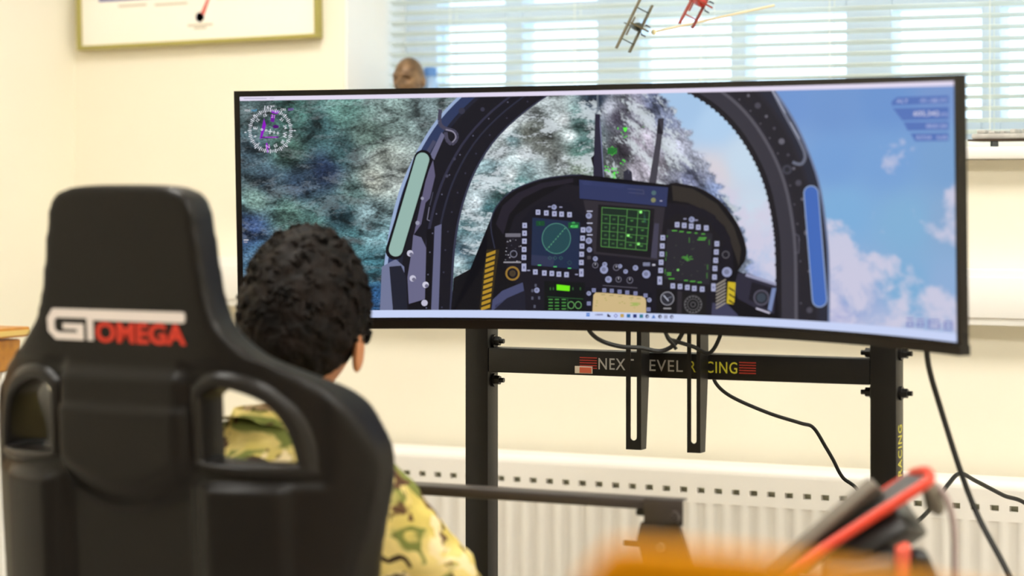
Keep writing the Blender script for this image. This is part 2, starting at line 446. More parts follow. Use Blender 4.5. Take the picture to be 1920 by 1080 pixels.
# monitor brackets: U channels with a long slot
def bracket(pl, pr, pbot):
    xa = st_px(pl, 800, -.034).x; xb = st_px(pr, 800, -.034).x; zb = st_px((pl + pr) / 2, pbot, -.034).z
    zt = zb + .46; w = xb - xa; sw = w * .42; sx = (xa + xb) / 2
    bm = bmesh.new(); slot0 = zb + .014; slot1 = zt - .02; r = sw / 2
    outer = [(xa, zb), (xb, zb), (xb, zt), (xa, zt)]
    arc_b = [(sx + r * math.cos(t), slot0 + r + r * math.sin(t)) for t in [math.pi + k * math.pi / 8 for k in range(9)]]
    arc_t = [(sx + r * math.cos(t), slot1 - r + r * math.sin(t)) for t in [k * math.pi / 8 for k in range(9)]]
    loop = arc_b + arc_t
    def ring(y): return [bm.verts.new((x, y, z)) for x, z in outer], [bm.verts.new((x, y, z)) for x, z in loop]
    o1, i1 = ring(-.036); o2, i2 = ring(-.034)
    for o_, i_ in ((o1, i1), (o2, i2)):
        e = [bm.edges.new((o_[k], o_[(k + 1) % 4])) for k in range(4)] + [bm.edges.new((i_[k], i_[(k + 1) % len(i_)])) for k in range(len(i_))]
        bmesh.ops.triangle_fill(bm, edges=e, use_beauty=True)
    for L1, L2 in ((o1, o2), (i1, i2)):
        for k in range(len(L1)): bm.faces.new((L1[k], L1[(k + 1) % len(L1)], L2[(k + 1) % len(L1)], L2[k]))
    br = bmobj('mounting_bracket', bm, M_steel, stand)
    for xx in (xb - .002,):
        bm = bmesh.new()
        pts = [(-.0345, zb), (-.0145, zb), (-.0005, zb + .13), (-.0005, zt), (-.0345, zt)]
        va = [bm.verts.new((xx, y, z)) for y, z in pts]; vb = [bm.verts.new((xx + .002, y, z)) for y, z in pts]
        bm.faces.new(va); bm.faces.new(list(reversed(vb)))
        for k in range(5): bm.faces.new((va[k], vb[k], vb[(k + 1) % 5], va[(k + 1) % 5]))
        bmobj('flange', bm, M_steel, br)
bracket(1174.5, 1203, 843); bracket(1289, 1314, 849)

# ------------------------------------------------------------------ curved monitor
MYAW, MTILT, MPOS = R(YAW) - .5161, .0325, cw(.1668, 3.5951, -.0253)
mon = tag(empty('curved_monitor', MPOS, (MTILT, 0, MYAW)), 'wide curved black monitor showing a jet cockpit above the clouds', 'monitor')
_mm = np.array(Matrix.Translation(MPOS) @ Matrix.Rotation(MYAW, 4, 'Z') @ Matrix.Rotation(MTILT, 4, 'X')); _mmi = np.linalg.inv(_mm)
AW, AH = 1.1919 / 2, .3352 / 2                          # half arc, half height
def cylp(a, v, off=0.): r = 1 - off; return (r * math.sin(a), r * math.cos(a) - 1, v)
def frame_bar(name, a0, a1, v0, v1, f, b, m, n=48, parent=mon):
    bm = bmesh.new(); rings = []
    for k in range(n + 1):
        a = a0 + (a1 - a0) * k / n
        rings.append([bm.verts.new(cylp(a, v, o)) for v, o in ((v0, f), (v1, f), (v1, b), (v0, b))])
    for k in range(n):
        for j in range(4): bm.faces.new((rings[k][j], rings[k][(j + 1) % 4], rings[k + 1][(j + 1) % 4], rings[k + 1][j]))
    bm.faces.new(rings[0]); bm.faces.new(list(reversed(rings[-1])))
    return bmobj(name, bm, m, parent, smooth=True)
M_bez = mat('black_bezel', rgb(16, 13, 12), .28, var=.1, spec=.35)
frame_bar('bezel_top', -AW - .0085, AW + .0085, AH, AH + .0085, .003, -.010, M_bez)
frame_bar('bezel_bottom', -AW - .0085, AW + .0085, -AH - .0035, -AH, .002, -.010, M_bez)
chin = frame_bar('chin', -AW - .0085, AW + .0085, -AH - .0165, -AH - .0035, .005, -.012, M_bez)
for s in (-1, 1):
    a, b = sorted((s * AW, s * (AW + .0085)))
    frame_bar('bezel_side', a, b, -AH, AH, .003, -.010, M_bez, 2)
frame_bar('back_shell', -AW + .03, AW - .03, -AH - .008, AH + .002, -.0101, -.034, M_plast)
frame_bar('rear_housing', -.36, .36, -.12, .12, -.0341, -.06, M_plast, 20)
bm = bmesh.new(); lathe(bm, [(.09, 0), (.09, .02), (.07, .03)], 32, Matrix.Translation((0, .061, 0)) @ Matrix.Rotation(R(-90), 4, 'X')); bmobj('rear_mount', bm, M_plast, mon, smooth=True)

_pm = _mi @ Vector((_mm @ np.array([0, .0925, 0, 1.]))[:3])
mh = box('mounting_head', (_pm.x - .05, _pm.y + .001, _pm.z - .05), (_pm.x + .05, -.052, _pm.z + .05), M_steel, stand, bev=.004)
box('mounting_plate', (_pm.x - .07, -.0515, _pm.z - .06), (_pm.x + .16, -.0362, _pm.z + .06), M_steel, stand, bev=.002)
# --- the picture on the screen
def to_av(px, py):
    px = np.asarray(px, float); py = np.asarray(py, float)
    X = (px - 960) / FPX; Z = (HOR - py) / FPX
    d = np.stack([X * CY - SY, X * SY + CY, Z, np.zeros_like(X)], -1) @ _mmi.T
    o = _mmi @ np.array([0, 0, EYE, 1.])
    dx, dy, dz = d[..., 0], d[..., 1], d[..., 2]
    A = dx * dx + dy * dy; B = 2 * (o[0] * dx + (o[1] + 1) * dy); C = o[0] ** 2 + (o[1] + 1) ** 2 - 1
    t = (-B + np.sqrt(B * B - 4 * A * C)) / (2 * A)
    return np.arctan2(o[0] + t * dx, o[1] + 1 + t * dy), o[2] + t * dz

NA, NV = 360, 110
aa = np.linspace(-AW, AW, NA + 1); vv = np.linspace(-AH, AH, NV + 1)
GA, GV = np.meshgrid(aa, vv, indexing='ij')
# grid -> photograph pixels
Lp = np.stack([np.sin(GA), np.cos(GA) - 1, GV, np.ones_like(GA)], -1) @ _mm.T
cx_ = Lp[..., 0] * CY + Lp[..., 1] * SY; cy_ = -Lp[..., 0] * SY + Lp[..., 1] * CY; cz_ = Lp[..., 2] - EYE
PX = 960 + FPX * cx_ / cy_; PY = HOR - FPX * cz_ / cy_
def field(pts, p=3.6, soft=9.):
    num = np.zeros(PX.shape + (len(pts[0][2]),)); den = np.zeros(PX.shape)
    for x, y, c in pts:
        w = 1 / (((PX - x) ** 2 + (PY - y) ** 2 + soft ** 2) ** (p / 2)); num += w[..., None] * np.array(c, float); den += w
    return num / den[..., None]
TER = [(460, 200, (78, 98, 100)), (560, 215, (74, 112, 106)), (640, 210, (104, 146, 138)), (740, 205, (150, 176, 172)), (800, 200, (120, 140, 142)),
       (460, 300, (70, 92, 104)), (540, 280, (84, 118, 108)), (600, 240, (60, 92, 96)), (610, 320, (42, 58, 88)), (560, 345, (56, 76, 98)), (500, 340, (74, 96, 112)),
       (640, 285, (62, 92, 96)), (690, 255, (108, 132, 124)), (720, 300, (168, 178, 170)), (700, 340, (196, 202, 190)), (740, 330, (170, 180, 176)), (665, 360, (92, 120, 118)),
       (480, 375, (124, 156, 148)), (540, 400, (112, 152, 142)), (470, 425, (58, 82, 126)), (580, 430, (98, 140, 134)), (640, 405, (48, 78, 88)), (690, 400, (150, 180, 186)),
       (700, 440, (120, 160, 168)), (660, 450, (66, 106, 112)), (700, 500, (76, 128, 142)), (710, 560, (46, 88, 134)), (600, 500, (86, 130, 128)), (500, 480, (66, 100, 126)),
       (950, 240, (226, 234, 236)), (935, 290, (214, 226, 230)), (910, 345, (206, 220, 226)), (893, 382, (214, 226, 232)), (876, 428, (90, 128, 136)), (1060, 225, (232, 238, 240)), (1072, 252, (224, 232, 234)), (1052, 305, (214, 224, 224)), (1015, 312, (196, 214, 218)), (985, 288, (224, 232, 236)), (990, 252, (112, 116, 108)), (1030, 286, (116, 120, 116)), (1018, 262, (104, 108, 102)), (940, 372, (72, 112, 112)), (915, 392, (54, 92, 98)), (880, 412, (62, 98, 104)), (975, 340, (104, 146, 146)), (905, 425, (196, 212, 218)), (880, 455, (170, 194, 202)), (862, 490, (186, 206, 212)), (885, 500, (76, 110, 124)), (1082, 240, (66, 104, 100)), (1085, 285, (84, 120, 112)), (975, 215, (218, 228, 232)), (925, 315, (150, 182, 190)), (960, 262, (128, 160, 166)), (1000, 245, (106, 112, 106)), (1010, 275, (96, 100, 96)), (1040, 300, (120, 126, 124)), (940, 270, (190, 202, 202)), (905, 330, (150, 180, 186)),
       (1040, 200, (186, 198, 200)), (1080, 220, (120, 160, 158)), (1090, 270, (70, 108, 106)), (1085, 310, (150, 166, 150)), (990, 320, (150, 178, 182)), (960, 330, (206, 214, 216)),
       (880, 400, (196, 208, 214)), (900, 420, (160, 186, 194)), (870, 470, (60, 92, 112)), (890, 480, (110, 146, 156)), (870, 505, (130, 160, 164)), (905, 450, (96, 130, 140)),
       (1120, 190, (44, 60, 84)), (1140, 200, (196, 200, 214)), (1160, 220, (64, 60, 74)), (1165, 280, (66, 62, 72)), (1150, 330, (76, 80, 78)), (1190, 200, (150, 150, 168)),
       (1205, 260, (210, 202, 220)), (1205, 320, (214, 208, 224)), (1230, 190, (120, 130, 166)), (1250, 220, (130, 140, 168)), (1265, 280, (196, 200, 220)), (1270, 320, (160, 164, 184)),
       (1290, 330, (120, 126, 158)), (1240, 310, (120, 116, 126)), (1310, 300, (190, 196, 216)), (1340, 370, (130, 146, 184))]
SKY = [(1290, 200, (164, 196, 230)), (1340, 230, (176, 206, 236)), (1400, 300, (196, 216, 234)), (1420, 400, (200, 216, 232)), (1430, 480, (184, 198, 226)), (1400, 500, (150, 168, 212)),
       (1330, 330, (214, 208, 216)), (1360, 420, (206, 206, 222)), (1480, 190, (112, 150, 208)), (1560, 200, (112, 150, 206)), (1660, 190, (108, 148, 206)), (1780, 170, (118, 150, 204)),
       (1560, 300, (116, 158, 212)), (1660, 300, (118, 160, 212)), (1780, 300, (120, 160, 206)), (1580, 400, (124, 172, 216)), (1700, 420, (128, 174, 212)), (1780, 420, (134, 168, 206)),
       (1600, 560, (150, 170, 212)), (1700, 540, (124, 172, 212)), (1780, 540, (140, 172, 212)), (1650, 620, (172, 184, 218)), (1780, 620, (160, 180, 216)), (1570, 590, (166, 172, 214))]
CLO = [(1330, 350, (.75,)), (1350, 430, (.85,)), (1410, 480, (.75,)), (1310, 280, (.25,)), (1400, 300, (.25,)), (1340, 220, (.0,)), (1290, 190, (0,)),
       (1570, 430, (.95,)), (1590, 470, (1.,)), (1640, 500, (.9,)), (1570, 530, (.95,)), (1620, 560, (.8,)), (1680, 500, (.72,)), (1560, 380, (.3,)), (1610, 400, (.35,)), (1640, 445, (.3,)),
       (1680, 300, (.56,)), (1690, 318, (.54,)), (1740, 395, (.62,)), (1780, 390, (.8,)), (1785, 425, (.75,)), (1560, 250, (.0,)), (1650, 200, (0,)), (1780, 200, (0,)), (1700, 450, (.2,)),
       (1600, 340, (.05,)), (1660, 380, (.1,)), (1760, 500, (.1,)), (1700, 585, (.8,)), (1750, 575, (.8,)), (1790, 600, (.7,)), (1600, 600, (.6,)), (1660, 560, (.55,)), (1720, 340, (.15,)), (1500, 200, (0,)),
       (1640, 620, (.7,)), (1620, 350, (0,)), (1780, 300, (.2,))]
ter = field(TER); sky = field(SKY); clo = field(CLO, 4., 10.)[..., 0]
# ridge between mountain and sky
ridge = [(150, 1232), (176, 1240), (200, 1256), (225, 1275), (255, 1292), (280, 1302), (300, 1322), (325, 1338), (350, 1348), (380, 1372), (410, 1384), (450, 1396), (490, 1404), (640, 1404)]
rx = np.interp(PY, [r[0] for r in ridge], [r[1] for r in ridge])
rx = rx + 5 * np.sin(PY * .31) + 4 * np.sin(PY * .13 + 1) + 3 * np.sin(PX * .2)
issky = np.clip((PX - rx) / 5 + .5, 0, 1)
colr = (ter * (1 - issky[..., None]) + sky * issky[..., None]) / 255
lin = np.where(colr <= .04045, colr / 12.92, ((colr + .055) / 1.055) ** 2.4)
me = bpy.data.meshes.new('screen')
V = np.stack([np.sin(GA), np.cos(GA) - 1, GV], -1).reshape(-1, 3)
idx = np.arange((NA + 1) * (NV + 1)).reshape(NA + 1, NV + 1)
F = np.stack([idx[:-1, :-1], idx[1:, :-1], idx[1:, 1:], idx[:-1, 1:]], -1).reshape(-1, 4)
me.from_pydata(V.tolist(), [], F.tolist())
def pattr(me, name, arr):
    at = me.color_attributes.new(name, 'FLOAT_COLOR', 'POINT')
    at.data.foreach_set('color', np.concatenate([arr, np.ones(arr.shape[:-1] + (1,))], -1).reshape(-1).astype(np.float32))
pattr(me, 'Picture', lin)
pattr(me, 'Param', np.stack([1 - issky, clo * issky, np.clip((PX - 830) / 40, 0, 1)], -1))
_w = (PX > 1119); _c, _s = math.cos(R(-52)), math.sin(R(-52))
pattr(me, 'Flat', np.stack([np.where(_w, (PX * _c - PY * _s), PX) / 1000, np.where(_w, (PX * _s + PY * _c), PY) / 1000, np.zeros_like(PX)], -1))
ms = bpy.data.materials.new('screen_picture'); ms.use_nodes = True
nt = ms.node_tree; pb = nt.nodes['Principled BSDF']; N = nt.nodes.new; Lk = nt.links.new
def attr(n_):
    a = N('ShaderNodeAttribute'); a.attribute_name = n_; return a
def math_(op, a, b=None, c=None, clamp=False):
    m_ = N('ShaderNodeMath'); m_.operation = op; m_.use_clamp = clamp
    for i_, x_ in enumerate((a, b, c)):
        if x_ is None: continue
        if isinstance(x_, (int, float)): m_.inputs[i_].default_value = x_
        else: Lk(x_, m_.inputs[i_])
    return m_.outputs[0]
pa, pr_, pf = attr('Picture'), attr('Param'), attr('Flat')
sp = N('ShaderNodeSeparateColor'); Lk(pr_.outputs['Color'], sp.inputs[0])
def nz_(scale, rot, sc, detail=8, dist=0.0, rough=.6):
    mp = N('ShaderNodeMapping'); mp.inputs['Rotation'].default_value = (0, 0, rot); mp.inputs['Scale'].default_value = sc
    Lk(pf.outputs['Vector'], mp.inputs[0])
    z = N('ShaderNodeTexNoise'); z.inputs['Scale'].default_value = scale; z.inputs['Detail'].default_value = detail
    z.inputs['Roughness'].default_value = rough; z.inputs['Distortion'].default_value = dist
    Lk(mp.outputs[0], z.inputs['Vector']); return z.outputs['Fac']
n1 = nz_(20, R(34), (1, 1.7, 1), 7, .5, .62)
n2 = nz_(170, R(60), (1, 1.9, 1), 4, .2, .65)
n3 = nz_(15, R(36), (.75, 2.0, 1), 9, .35, .74)
f1 = math_('MULTIPLY_ADD', n1, 5.2, -1.75); f2 = math_('MULTIPLY_ADD', n2, 3.4, -.85)
fm = math_('MULTIPLY', math_('MAXIMUM', f1, .2), math_('MAXIMUM', f2, .25))
fm = math_('MINIMUM', fm, 2.6)
fm = math_('POWER', math_('MAXIMUM', fm, .02), math_('MULTIPLY_ADD', sp.outputs[2], -.15, 1.0))
tm = N('ShaderNodeVectorMath'); tm.operation = 'SCALE'; Lk(pa.outputs['Color'], tm.inputs[0]); Lk(fm, tm.inputs['Scale'])
sn = math_('MULTIPLY', math_('MULTIPLY_ADD', math_('ADD', n3, math_('MULTIPLY', n2, .25)), 17, -10.9, clamp=True), math_('MULTIPLY_ADD', sp.outputs[2], .60, .10))
mixs = N('ShaderNodeMix'); mixs.data_type = 'RGBA'; Lk(sn, mixs.inputs['Factor']); Lk(tm.outputs[0], mixs.inputs['A']); mixs.inputs['B'].default_value = (*rgb(214, 224, 230), 1)
cn = nz_(17, 0, (1, 1.1, 1), 7, .3, .62)
cf = math_('MULTIPLY_ADD', math_('ADD', sp.outputs[1], math_('MULTIPLY_ADD', cn, 1.9, -1.60)), 3.2, .3, clamp=True)
mixc = N('ShaderNodeMix'); mixc.data_type = 'RGBA'; Lk(math_('MULTIPLY', cf, .85), mixc.inputs['Factor']); Lk(pa.outputs['Color'], mixc.inputs['A']); mixc.inputs['B'].default_value = (*rgb(208, 204, 224), 1)
mixt = N('ShaderNodeMix'); mixt.data_type = 'RGBA'; Lk(sp.outputs[0], mixt.inputs['Factor']); Lk(mixc.outputs['Result'], mixt.inputs['A']); Lk(mixs.outputs['Result'], mixt.inputs['B'])
pb.inputs['Base Color'].default_value = (.002, .002, .003, 1); pb.inputs['Roughness'].default_value = .5; pb.inputs['Specular IOR Level'].default_value = .1
Lk(mixt.outputs['Result'], pb.inputs['Emission Color']); pb.inputs['Emission Strength'].default_value = SCREEN
me.materials.append(ms)
screen = link('screen', me, mon)

mv = bpy.data.materials.new('screen_graphics'); mv.use_nodes = True
nt2 = mv.node_tree; pb2 = nt2.nodes['Principled BSDF']; at2 = nt2.nodes.new('ShaderNodeAttribute'); at2.attribute_name = 'Ink'
nt2.links.new(at2.outputs['Color'], pb2.inputs['Emission Color']); pb2.inputs['Emission Strength'].default_value = SCREEN
pb2.inputs['Base Color'].default_value = (.002, .002, .003, 1); pb2.inputs['Roughness'].default_value = .5; pb2.inputs['Specular IOR Level'].default_value = .1

class Draw:
    """flat drawing in photograph pixels, laid onto the curved screen"""
    def __init__(s): s.bm = bmesh.new(); s.ink = s.bm.loops.layers.float_color.new('Ink'); s.z = 1
    def poly(s, pts, c, c2=None):
        P_ = np.array(pts, float); a, v = to_av(P_[:, 0], P_[:, 1])
        a = np.clip(a, -AW, AW); v = np.clip(v, -AH, AH)
        try: f = s.bm.faces.new([s.bm.verts.new((x, s.z * 6.0e-5, y)) for x, y in zip(a, v)])
        except ValueError: return
        cols = [c] * len(pts) if c2 is None else c2
        for l, cc in zip(f.loops, cols): l[s.ink] = (*rgb(*cc), 1)
    def av(s, a0, a1, v0, v1, c):
        f = s.bm.faces.new([s.bm.verts.new((x, s.z * 6.0e-5, y)) for x, y in ((a0, v0), (a1, v0), (a1, v1), (a0, v1))])
        for l in f.loops: l[s.ink] = (*rgb(*c), 1)
    def rect(s, x0, y0, x1, y1, c): s.poly([(x0, y0), (x1, y0), (x1, y1), (x0, y1)], c)
    def disc(s, x, y, r, c, ry=None, n=18, rot=0.):
        ry = ry or r; s.poly([(x + r * math.cos(t) * math.cos(rot) - ry * math.sin(t) * math.sin(rot), y + r * math.cos(t) * math.sin(rot) + ry * math.sin(t) * math.cos(rot)) for t in [2 * math.pi * k / n for k in range(n)]], c)
    def ring(s, x, y, r, w, c, n=28, ry=None):
        k_ = (ry or r) / r
        for k in range(n):
            t0, t1 = 2 * math.pi * k / n, 2 * math.pi * (k + 1) / n
            s.poly([(x + rr * math.cos(t), y + k_ * rr * math.sin(t)) for rr, t in ((r, t0), (r, t1), (r - w, t1), (r - w, t0))], c)
    def line(s, pts, w, c):
        for (x0, y0), (x1, y1) in zip(pts[:-1], pts[1:]):
            d = math.hypot(x1 - x0, y1 - y0) or 1; nx, ny = -(y1 - y0) / d * w / 2, (x1 - x0) / d * w / 2
            s.poly([(x0 + nx, y0 + ny), (x1 + nx, y1 + ny), (x1 - nx, y1 - ny), (x0 - nx, y0 - ny)], c)
    def band(s, A_, B_, c):                       # strip between two polylines of equal length
        for i in range(len(A_) - 1): s.poly([A_[i], A_[i + 1], B_[i + 1], B_[i]], c)
    def text(s, t, x, y, h, c, rot=0., w=None, center=False):
        V_, F_ = text_mesh(t, 1.0, .012)
        if not V_: return
        V_ = np.array(V_); V_[:, :2] -= V_[:, :2].min(0); sy = h / max(V_[:, 1].max(), 1e-3); sx = sy if w is None else w / max(V_[:, 0].max(), 1e-3)
        X = V_[:, 0] * sx; Y = V_[:, 1] * sy
        if center: X = X - X.max() / 2; Y = Y - Y.max() / 2
        xr_ = x + X * math.cos(rot) + Y * math.sin(rot); yr_ = y + X * math.sin(rot) - Y * math.cos(rot)
        for f in F_: s.poly([(xr_[i], yr_[i]) for i in f], c)
    def build(s, name, parent):
        bm = s.bm
        bmesh.ops.triangulate(bm, faces=[f for f in bm.faces if len(f.verts) > 4])
        k = -AW
        while k < AW:
            k += .012
            fs = [f for f in bm.faces if min(v.co.x for v in f.verts) < k < max(v.co.x for v in f.verts)]
            if not fs: continue
            bmesh.ops.bisect_plane(bm, geom=fs + list({e for f in fs for e in f.edges}) + list({v for f in fs for v in f.verts}), plane_co=(k, 0, 0), plane_no=(1, 0, 0), dist=1e-7)
        for v in bm.verts:
            a, off, z = v.co; v.co = cylp(a, z, off)
        bm.normal_update()
        me_ = bpy.data.meshes.new(name); bm.to_mesh(me_); bm.free(); me_.materials.append(mv)
        return link(name, me_, parent)
D = Draw()
def Z1(x, y): return (900 + x / 3.5556, 320 + y / 3.5556)          # coordinates read off an enlargement of the instrument panel
def interp(pts, n=24):
    P_ = smooth_path([(x, y, 0) for x, y in pts], 8)
    ts = np.linspace(0, len(P_) - 1, n); return [tuple(np.array(P_[int(t)])[:2] * (1 - t % 1) + np.array(P_[min(int(t) + 1, len(P_) - 1)])[:2] * (t % 1)) for t in ts]

NAVY, BLK, DK = (28, 30, 46), (15, 14, 20), (22, 21, 30)
# canopy bow, left
oL = interp([(870, 170), (826, 215), (790, 268), (757, 335), (738, 395), (726, 455), (718, 520), (714, 600)])
iL = interp([(1050, 165), (985, 210), (930, 262), (893, 320), (870, 380), (857, 440), (851, 500), (846, 600)])
D.band(oL, iL, DK)
mixp = lambda A_, B_, t: [(a[0] * (1 - t) + b[0] * t, a[1] * (1 - t) + b[1] * t) for a, b in zip(A_, B_)]
D.z = 2
D.band(oL, mixp(oL, iL, .05), (150, 170, 206)); D.band(mixp(oL, iL, .05), mixp(oL, iL, .2), (44, 56, 92))
D.band(mixp(oL, iL, .2), mixp(oL, iL, .26), (30, 32, 48)); D.band(mixp(oL, iL, .56), mixp(oL, iL, .6), (46, 46, 66)); D.band(mixp(oL, iL, .72), mixp(oL, iL, .75), (40, 42, 60))
D.band(mixp(oL, iL, .97), mixp(oL, iL, 1.0), (52, 54, 76))
D.z = 3
D.poly([(716, 500), (742, 486), (758, 500), (760, 600), (712, 600)], (112, 118, 150)); D.z = 4; D.poly([(730, 500), (752, 498), (762, 520), (764, 600), (738, 600)], (30, 32, 46))
D.z = 3; D.poly([(775, 440), (790, 445), (806, 480), (802, 560), (800, 600), (768, 600), (764, 520), (772, 470)], (104, 103, 134))
D.poly([(815, 425), (828, 420), (822, 600), (808, 600)], (100, 102, 134)); D.z = 4; D.poly([(800, 430), (812, 428), (806, 600), (796, 600)], BLK)
D.poly([(766, 570), (800, 560), (808, 580), (806, 600), (766, 600)], BLK)
D.z = 3; D.poly([(800, 330), (812, 300), (816, 330), (806, 372), (798, 380), (790, 420), (776, 440), (786, 395)], (96, 92, 122))
D.poly([(806, 292), (828, 248), (834, 254), (814, 300)], (104, 104, 134)); D.poly([(796, 290), (812, 262), (818, 266), (800, 296)], (70, 72, 98))
def pill(x0, y0, x1, y1, w, c, n=10):
    a = math.atan2(y1 - y0, x1 - x0); P_ = [(x1 + w * math.cos(a - math.pi / 2 + math.pi * k / n), y1 + w * math.sin(a - math.pi / 2 + math.pi * k / n)) for k in range(n + 1)]
    P_ += [(x0 + w * math.cos(a + math.pi / 2 + math.pi * k / n), y0 + w * math.sin(a + math.pi / 2 + math.pi * k / n)) for k in range(n + 1)]; D.poly(P_, c)
D.z = 4; pill(793, 298, 740, 470, 17, BLK); D.z = 5; pill(792, 299, 742, 468, 13, (148, 180, 172))
# handle and bolts on the left bow
D.z = 4
D.line(interp([(826, 205), (824, 228), (832, 240), (852, 246), (857, 258), (848, 270), (838, 262), (836, 248)], 16), 7, (70, 68, 88)); D.z = 5
D.line(interp([(836, 243), (850, 247), (855, 258), (848, 267)], 8), 2, (150, 146, 166))
for x, y, r, c in ((769, 475, 6, (196, 194, 214)), (774, 522, 6, (196, 194, 214)), (798, 534, 6, (206, 204, 222)), (796, 568, 6, (190, 188, 208)), (866, 208, 6, (52, 52, 70)), (905, 205, 4, (52, 52, 70)), (783, 418, 4, (150, 150, 172)), (852, 298, 3, (60, 60, 78)), (792, 372, 3, (150, 150, 172)), (838, 330, 3, (70, 70, 88))):
    D.disc(x, y, r, c); 
D.z = 6
for x, y in ((770, 476), (775, 523), (799, 535)): D.disc(x + 1, y + 1, 3.5, (110, 108, 132))
for k in range(12): D.disc(*mixp(oL, iL, .86)[k * 2], 1.6, (60, 60, 80)); D.disc(*mixp(oL, iL, .64)[k * 2], 1.4, (96, 96, 120))
D.z = 3; D.line([(805, 388), (801, 412), (806, 414)], 1.5, (120, 118, 140)); D.line([(812, 360), (806, 385)], 1.5, (70, 70, 90))
# canopy bow, right
oR = interp([(1430, 140), (1462, 180), (1492, 228), (1518, 285), (1538, 345), (1550, 420), (1556, 500), (1556, 640)])
iR = interp([(1262, 160), (1322, 192), (1370, 235), (1408, 290), (1434, 350), (1449, 420), (1454, 480), (1456, 640)])
D.z = 1; D.band(iR, oR, (40, 38, 48)); D.z = 2
D.band(mixp(iR, oR, .0), mixp(iR, oR, .10), (28, 26, 32)); D.band(mixp(iR, oR, .10), mixp(iR, oR, .34), (54, 52, 62)); D.band(mixp(iR, oR, .34), mixp(iR, oR, .40), (84, 82, 92)); D.band(mixp(iR, oR, .44), mixp(iR, oR, .74), (36, 34, 42))
D.band(mixp(iR, oR, .80), mixp(iR, oR, .96), (40, 42, 56)); D.band(mixp(iR, oR, .96), mixp(iR, oR, 1.), (110, 124, 158))
D.z = 3
D.line(interp([(1448, 168), (1472, 215), (1498, 262), (1510, 292), (1502, 308), (1486, 304)], 16), 6, (104, 108, 126)); D.line([(1446, 166), (1474, 214), (1500, 262)], 2, (170, 176, 196))
for k in range(16): D.disc(*interp(mixp(iR, oR, .62), 17)[k], 3 if k % 3 else 6, (72, 70, 82) if k % 2 else (100, 98, 110), n=8)
for k in range(14): D.disc(*interp(mixp(iR, oR, .46), 15)[k], 1.6, (96, 94, 106), n=6)
for k in range(40): x, y = interp(iR, 41)[k]; D.disc(x + 1, y, 3.2, (34, 32, 40), n=6)
D.disc(1476, 318, 9, (64, 64, 76)); D.z = 4; D.disc(1476, 318, 5, (36, 36, 46))
pill(1521, 362, 1537, 562, 14.5, (146, 166, 204)); D.z = 5; pill(1521, 362, 1537, 562, 12.5, (66, 104, 182))
D.z = 3; D.line([(1489, 438), (1498, 442), (1498, 474), (1490, 474)], 1.4, (96, 94, 108))
# head up display symbology and its two posts
GR = (90, 240, 70)
D.z = 2
D.poly([(1112, 338), (1116, 214), (1125, 214), (1132, 338)], (40, 38, 56)); D.poly([(1124, 218), (1127, 240), (1133, 338), (1129, 338)], (120, 122, 156))
D.poly([(1216, 346), (1230, 262), (1234, 222), (1245, 222), (1240, 268), (1230, 348)], (66, 64, 74)); D.poly([(1231, 250), (1234, 222), (1245, 222), (1243, 252)], (34, 32, 42))
D.poly([(1112, 312), (1108, 296), (1114, 290), (1118, 300), (1120, 330)], BLK)
D.z = 3
D.poly([(1169, 340), (1169, 322), (1177, 317), (1185, 322), (1186, 340)], (46, 46, 60)); D.poly([(1171, 322), (1177, 318), (1184, 321), (1183, 325), (1172, 325)], (150, 156, 186))
D.z = 4
D.rect(1139, 277, 1157, 289, (40, 110, 50)); D.ring(1148, 283, 9, 1, GR, 4); D.text('420', 1142, 287, 7, GR)
D.poly([(1168, 239), (1177, 239), (1174, 247), (1171, 247)], GR); D.rect(1158, 239, 1159.5, 243, GR)
rs = random.Random(3)
for k in range(26):
    x, y = rs.choice([(1166, 252), (1172, 250), (1170, 300), (1166, 303), (1180, 312), (1152, 318), (1148, 328), (1152, 336), (1206, 242), (1138, 316)]); x += rs.uniform(-5, 5); y += rs.uniform(-5, 5)
    D.rect(x, y, x + rs.uniform(1, 4), y + rs.uniform(1, 3), GR if x < 1195 else (90, 170, 80))
D.text('LGST', 1145, 335, 3.5, GR); D.text('1.0', 1147, 330, 5, GR); D.text('MAX', 1147, 318, 3.5, GR)
# instrument panel body and coaming
D.z = 6
D.poly([(845, 640), (851, 521), (905, 492), (926, 468), (918, 420), (930, 386), (960, 356), (1010, 336), (1060, 328), (1088, 327), (1112, 338), (1250, 346), (1268, 342), (1305, 350), (1350, 376), (1384, 420), (1400, 465), (1397, 490), (1384, 508), (1400, 515), (1455, 534), (1462, 640)], BLK)
D.z = 7
D.poly([(950, 450), (965, 405), (1000, 380), (1060, 345), (1100, 350), (1250, 380), (1310, 385), (1350, 410), (1372, 450), (1376, 505), (1340, 560), (1340, 620), (990, 620), (985, 560), (950, 505)], (24, 22, 32))
D.poly([(1260, 347), (1300, 354), (1345, 382), (1376, 424), (1390, 466), (1386, 500), (1376, 470), (1360, 425), (1330, 398), (1290, 380), (1262, 376)], (48, 43, 40))
D.poly([(930, 420), (942, 386), (970, 362), (1015, 343), (1075, 334), (1075, 342), (1020, 352), (980, 372), (955, 402), (944, 440)], (34, 30, 42))
D.line(interp([(928, 466), (920, 420), (932, 386), (962, 357), (1012, 337), (1062, 329), (1090, 328)], 20), 2.2, (44, 46, 66)); D.line(interp([(1258, 344), (1305, 351), (1349, 377), (1383, 421), (1399, 466), (1395, 492)], 16), 2.5, (34, 30, 32))
D.z = 8
D.poly([Z1(662, 60), Z1(1000, 92), Z1(1255, 112), Z1(1245, 240), Z1(665, 185)], (46, 54, 94)); D.poly([Z1(662, 60), Z1(1000, 92), Z1(985, 122), Z1(665, 92)], (58, 66, 106))
D.poly([Z1(1000, 96), Z1(1255, 114), Z1(1248, 200), Z1(1000, 160)], (54, 58, 88))
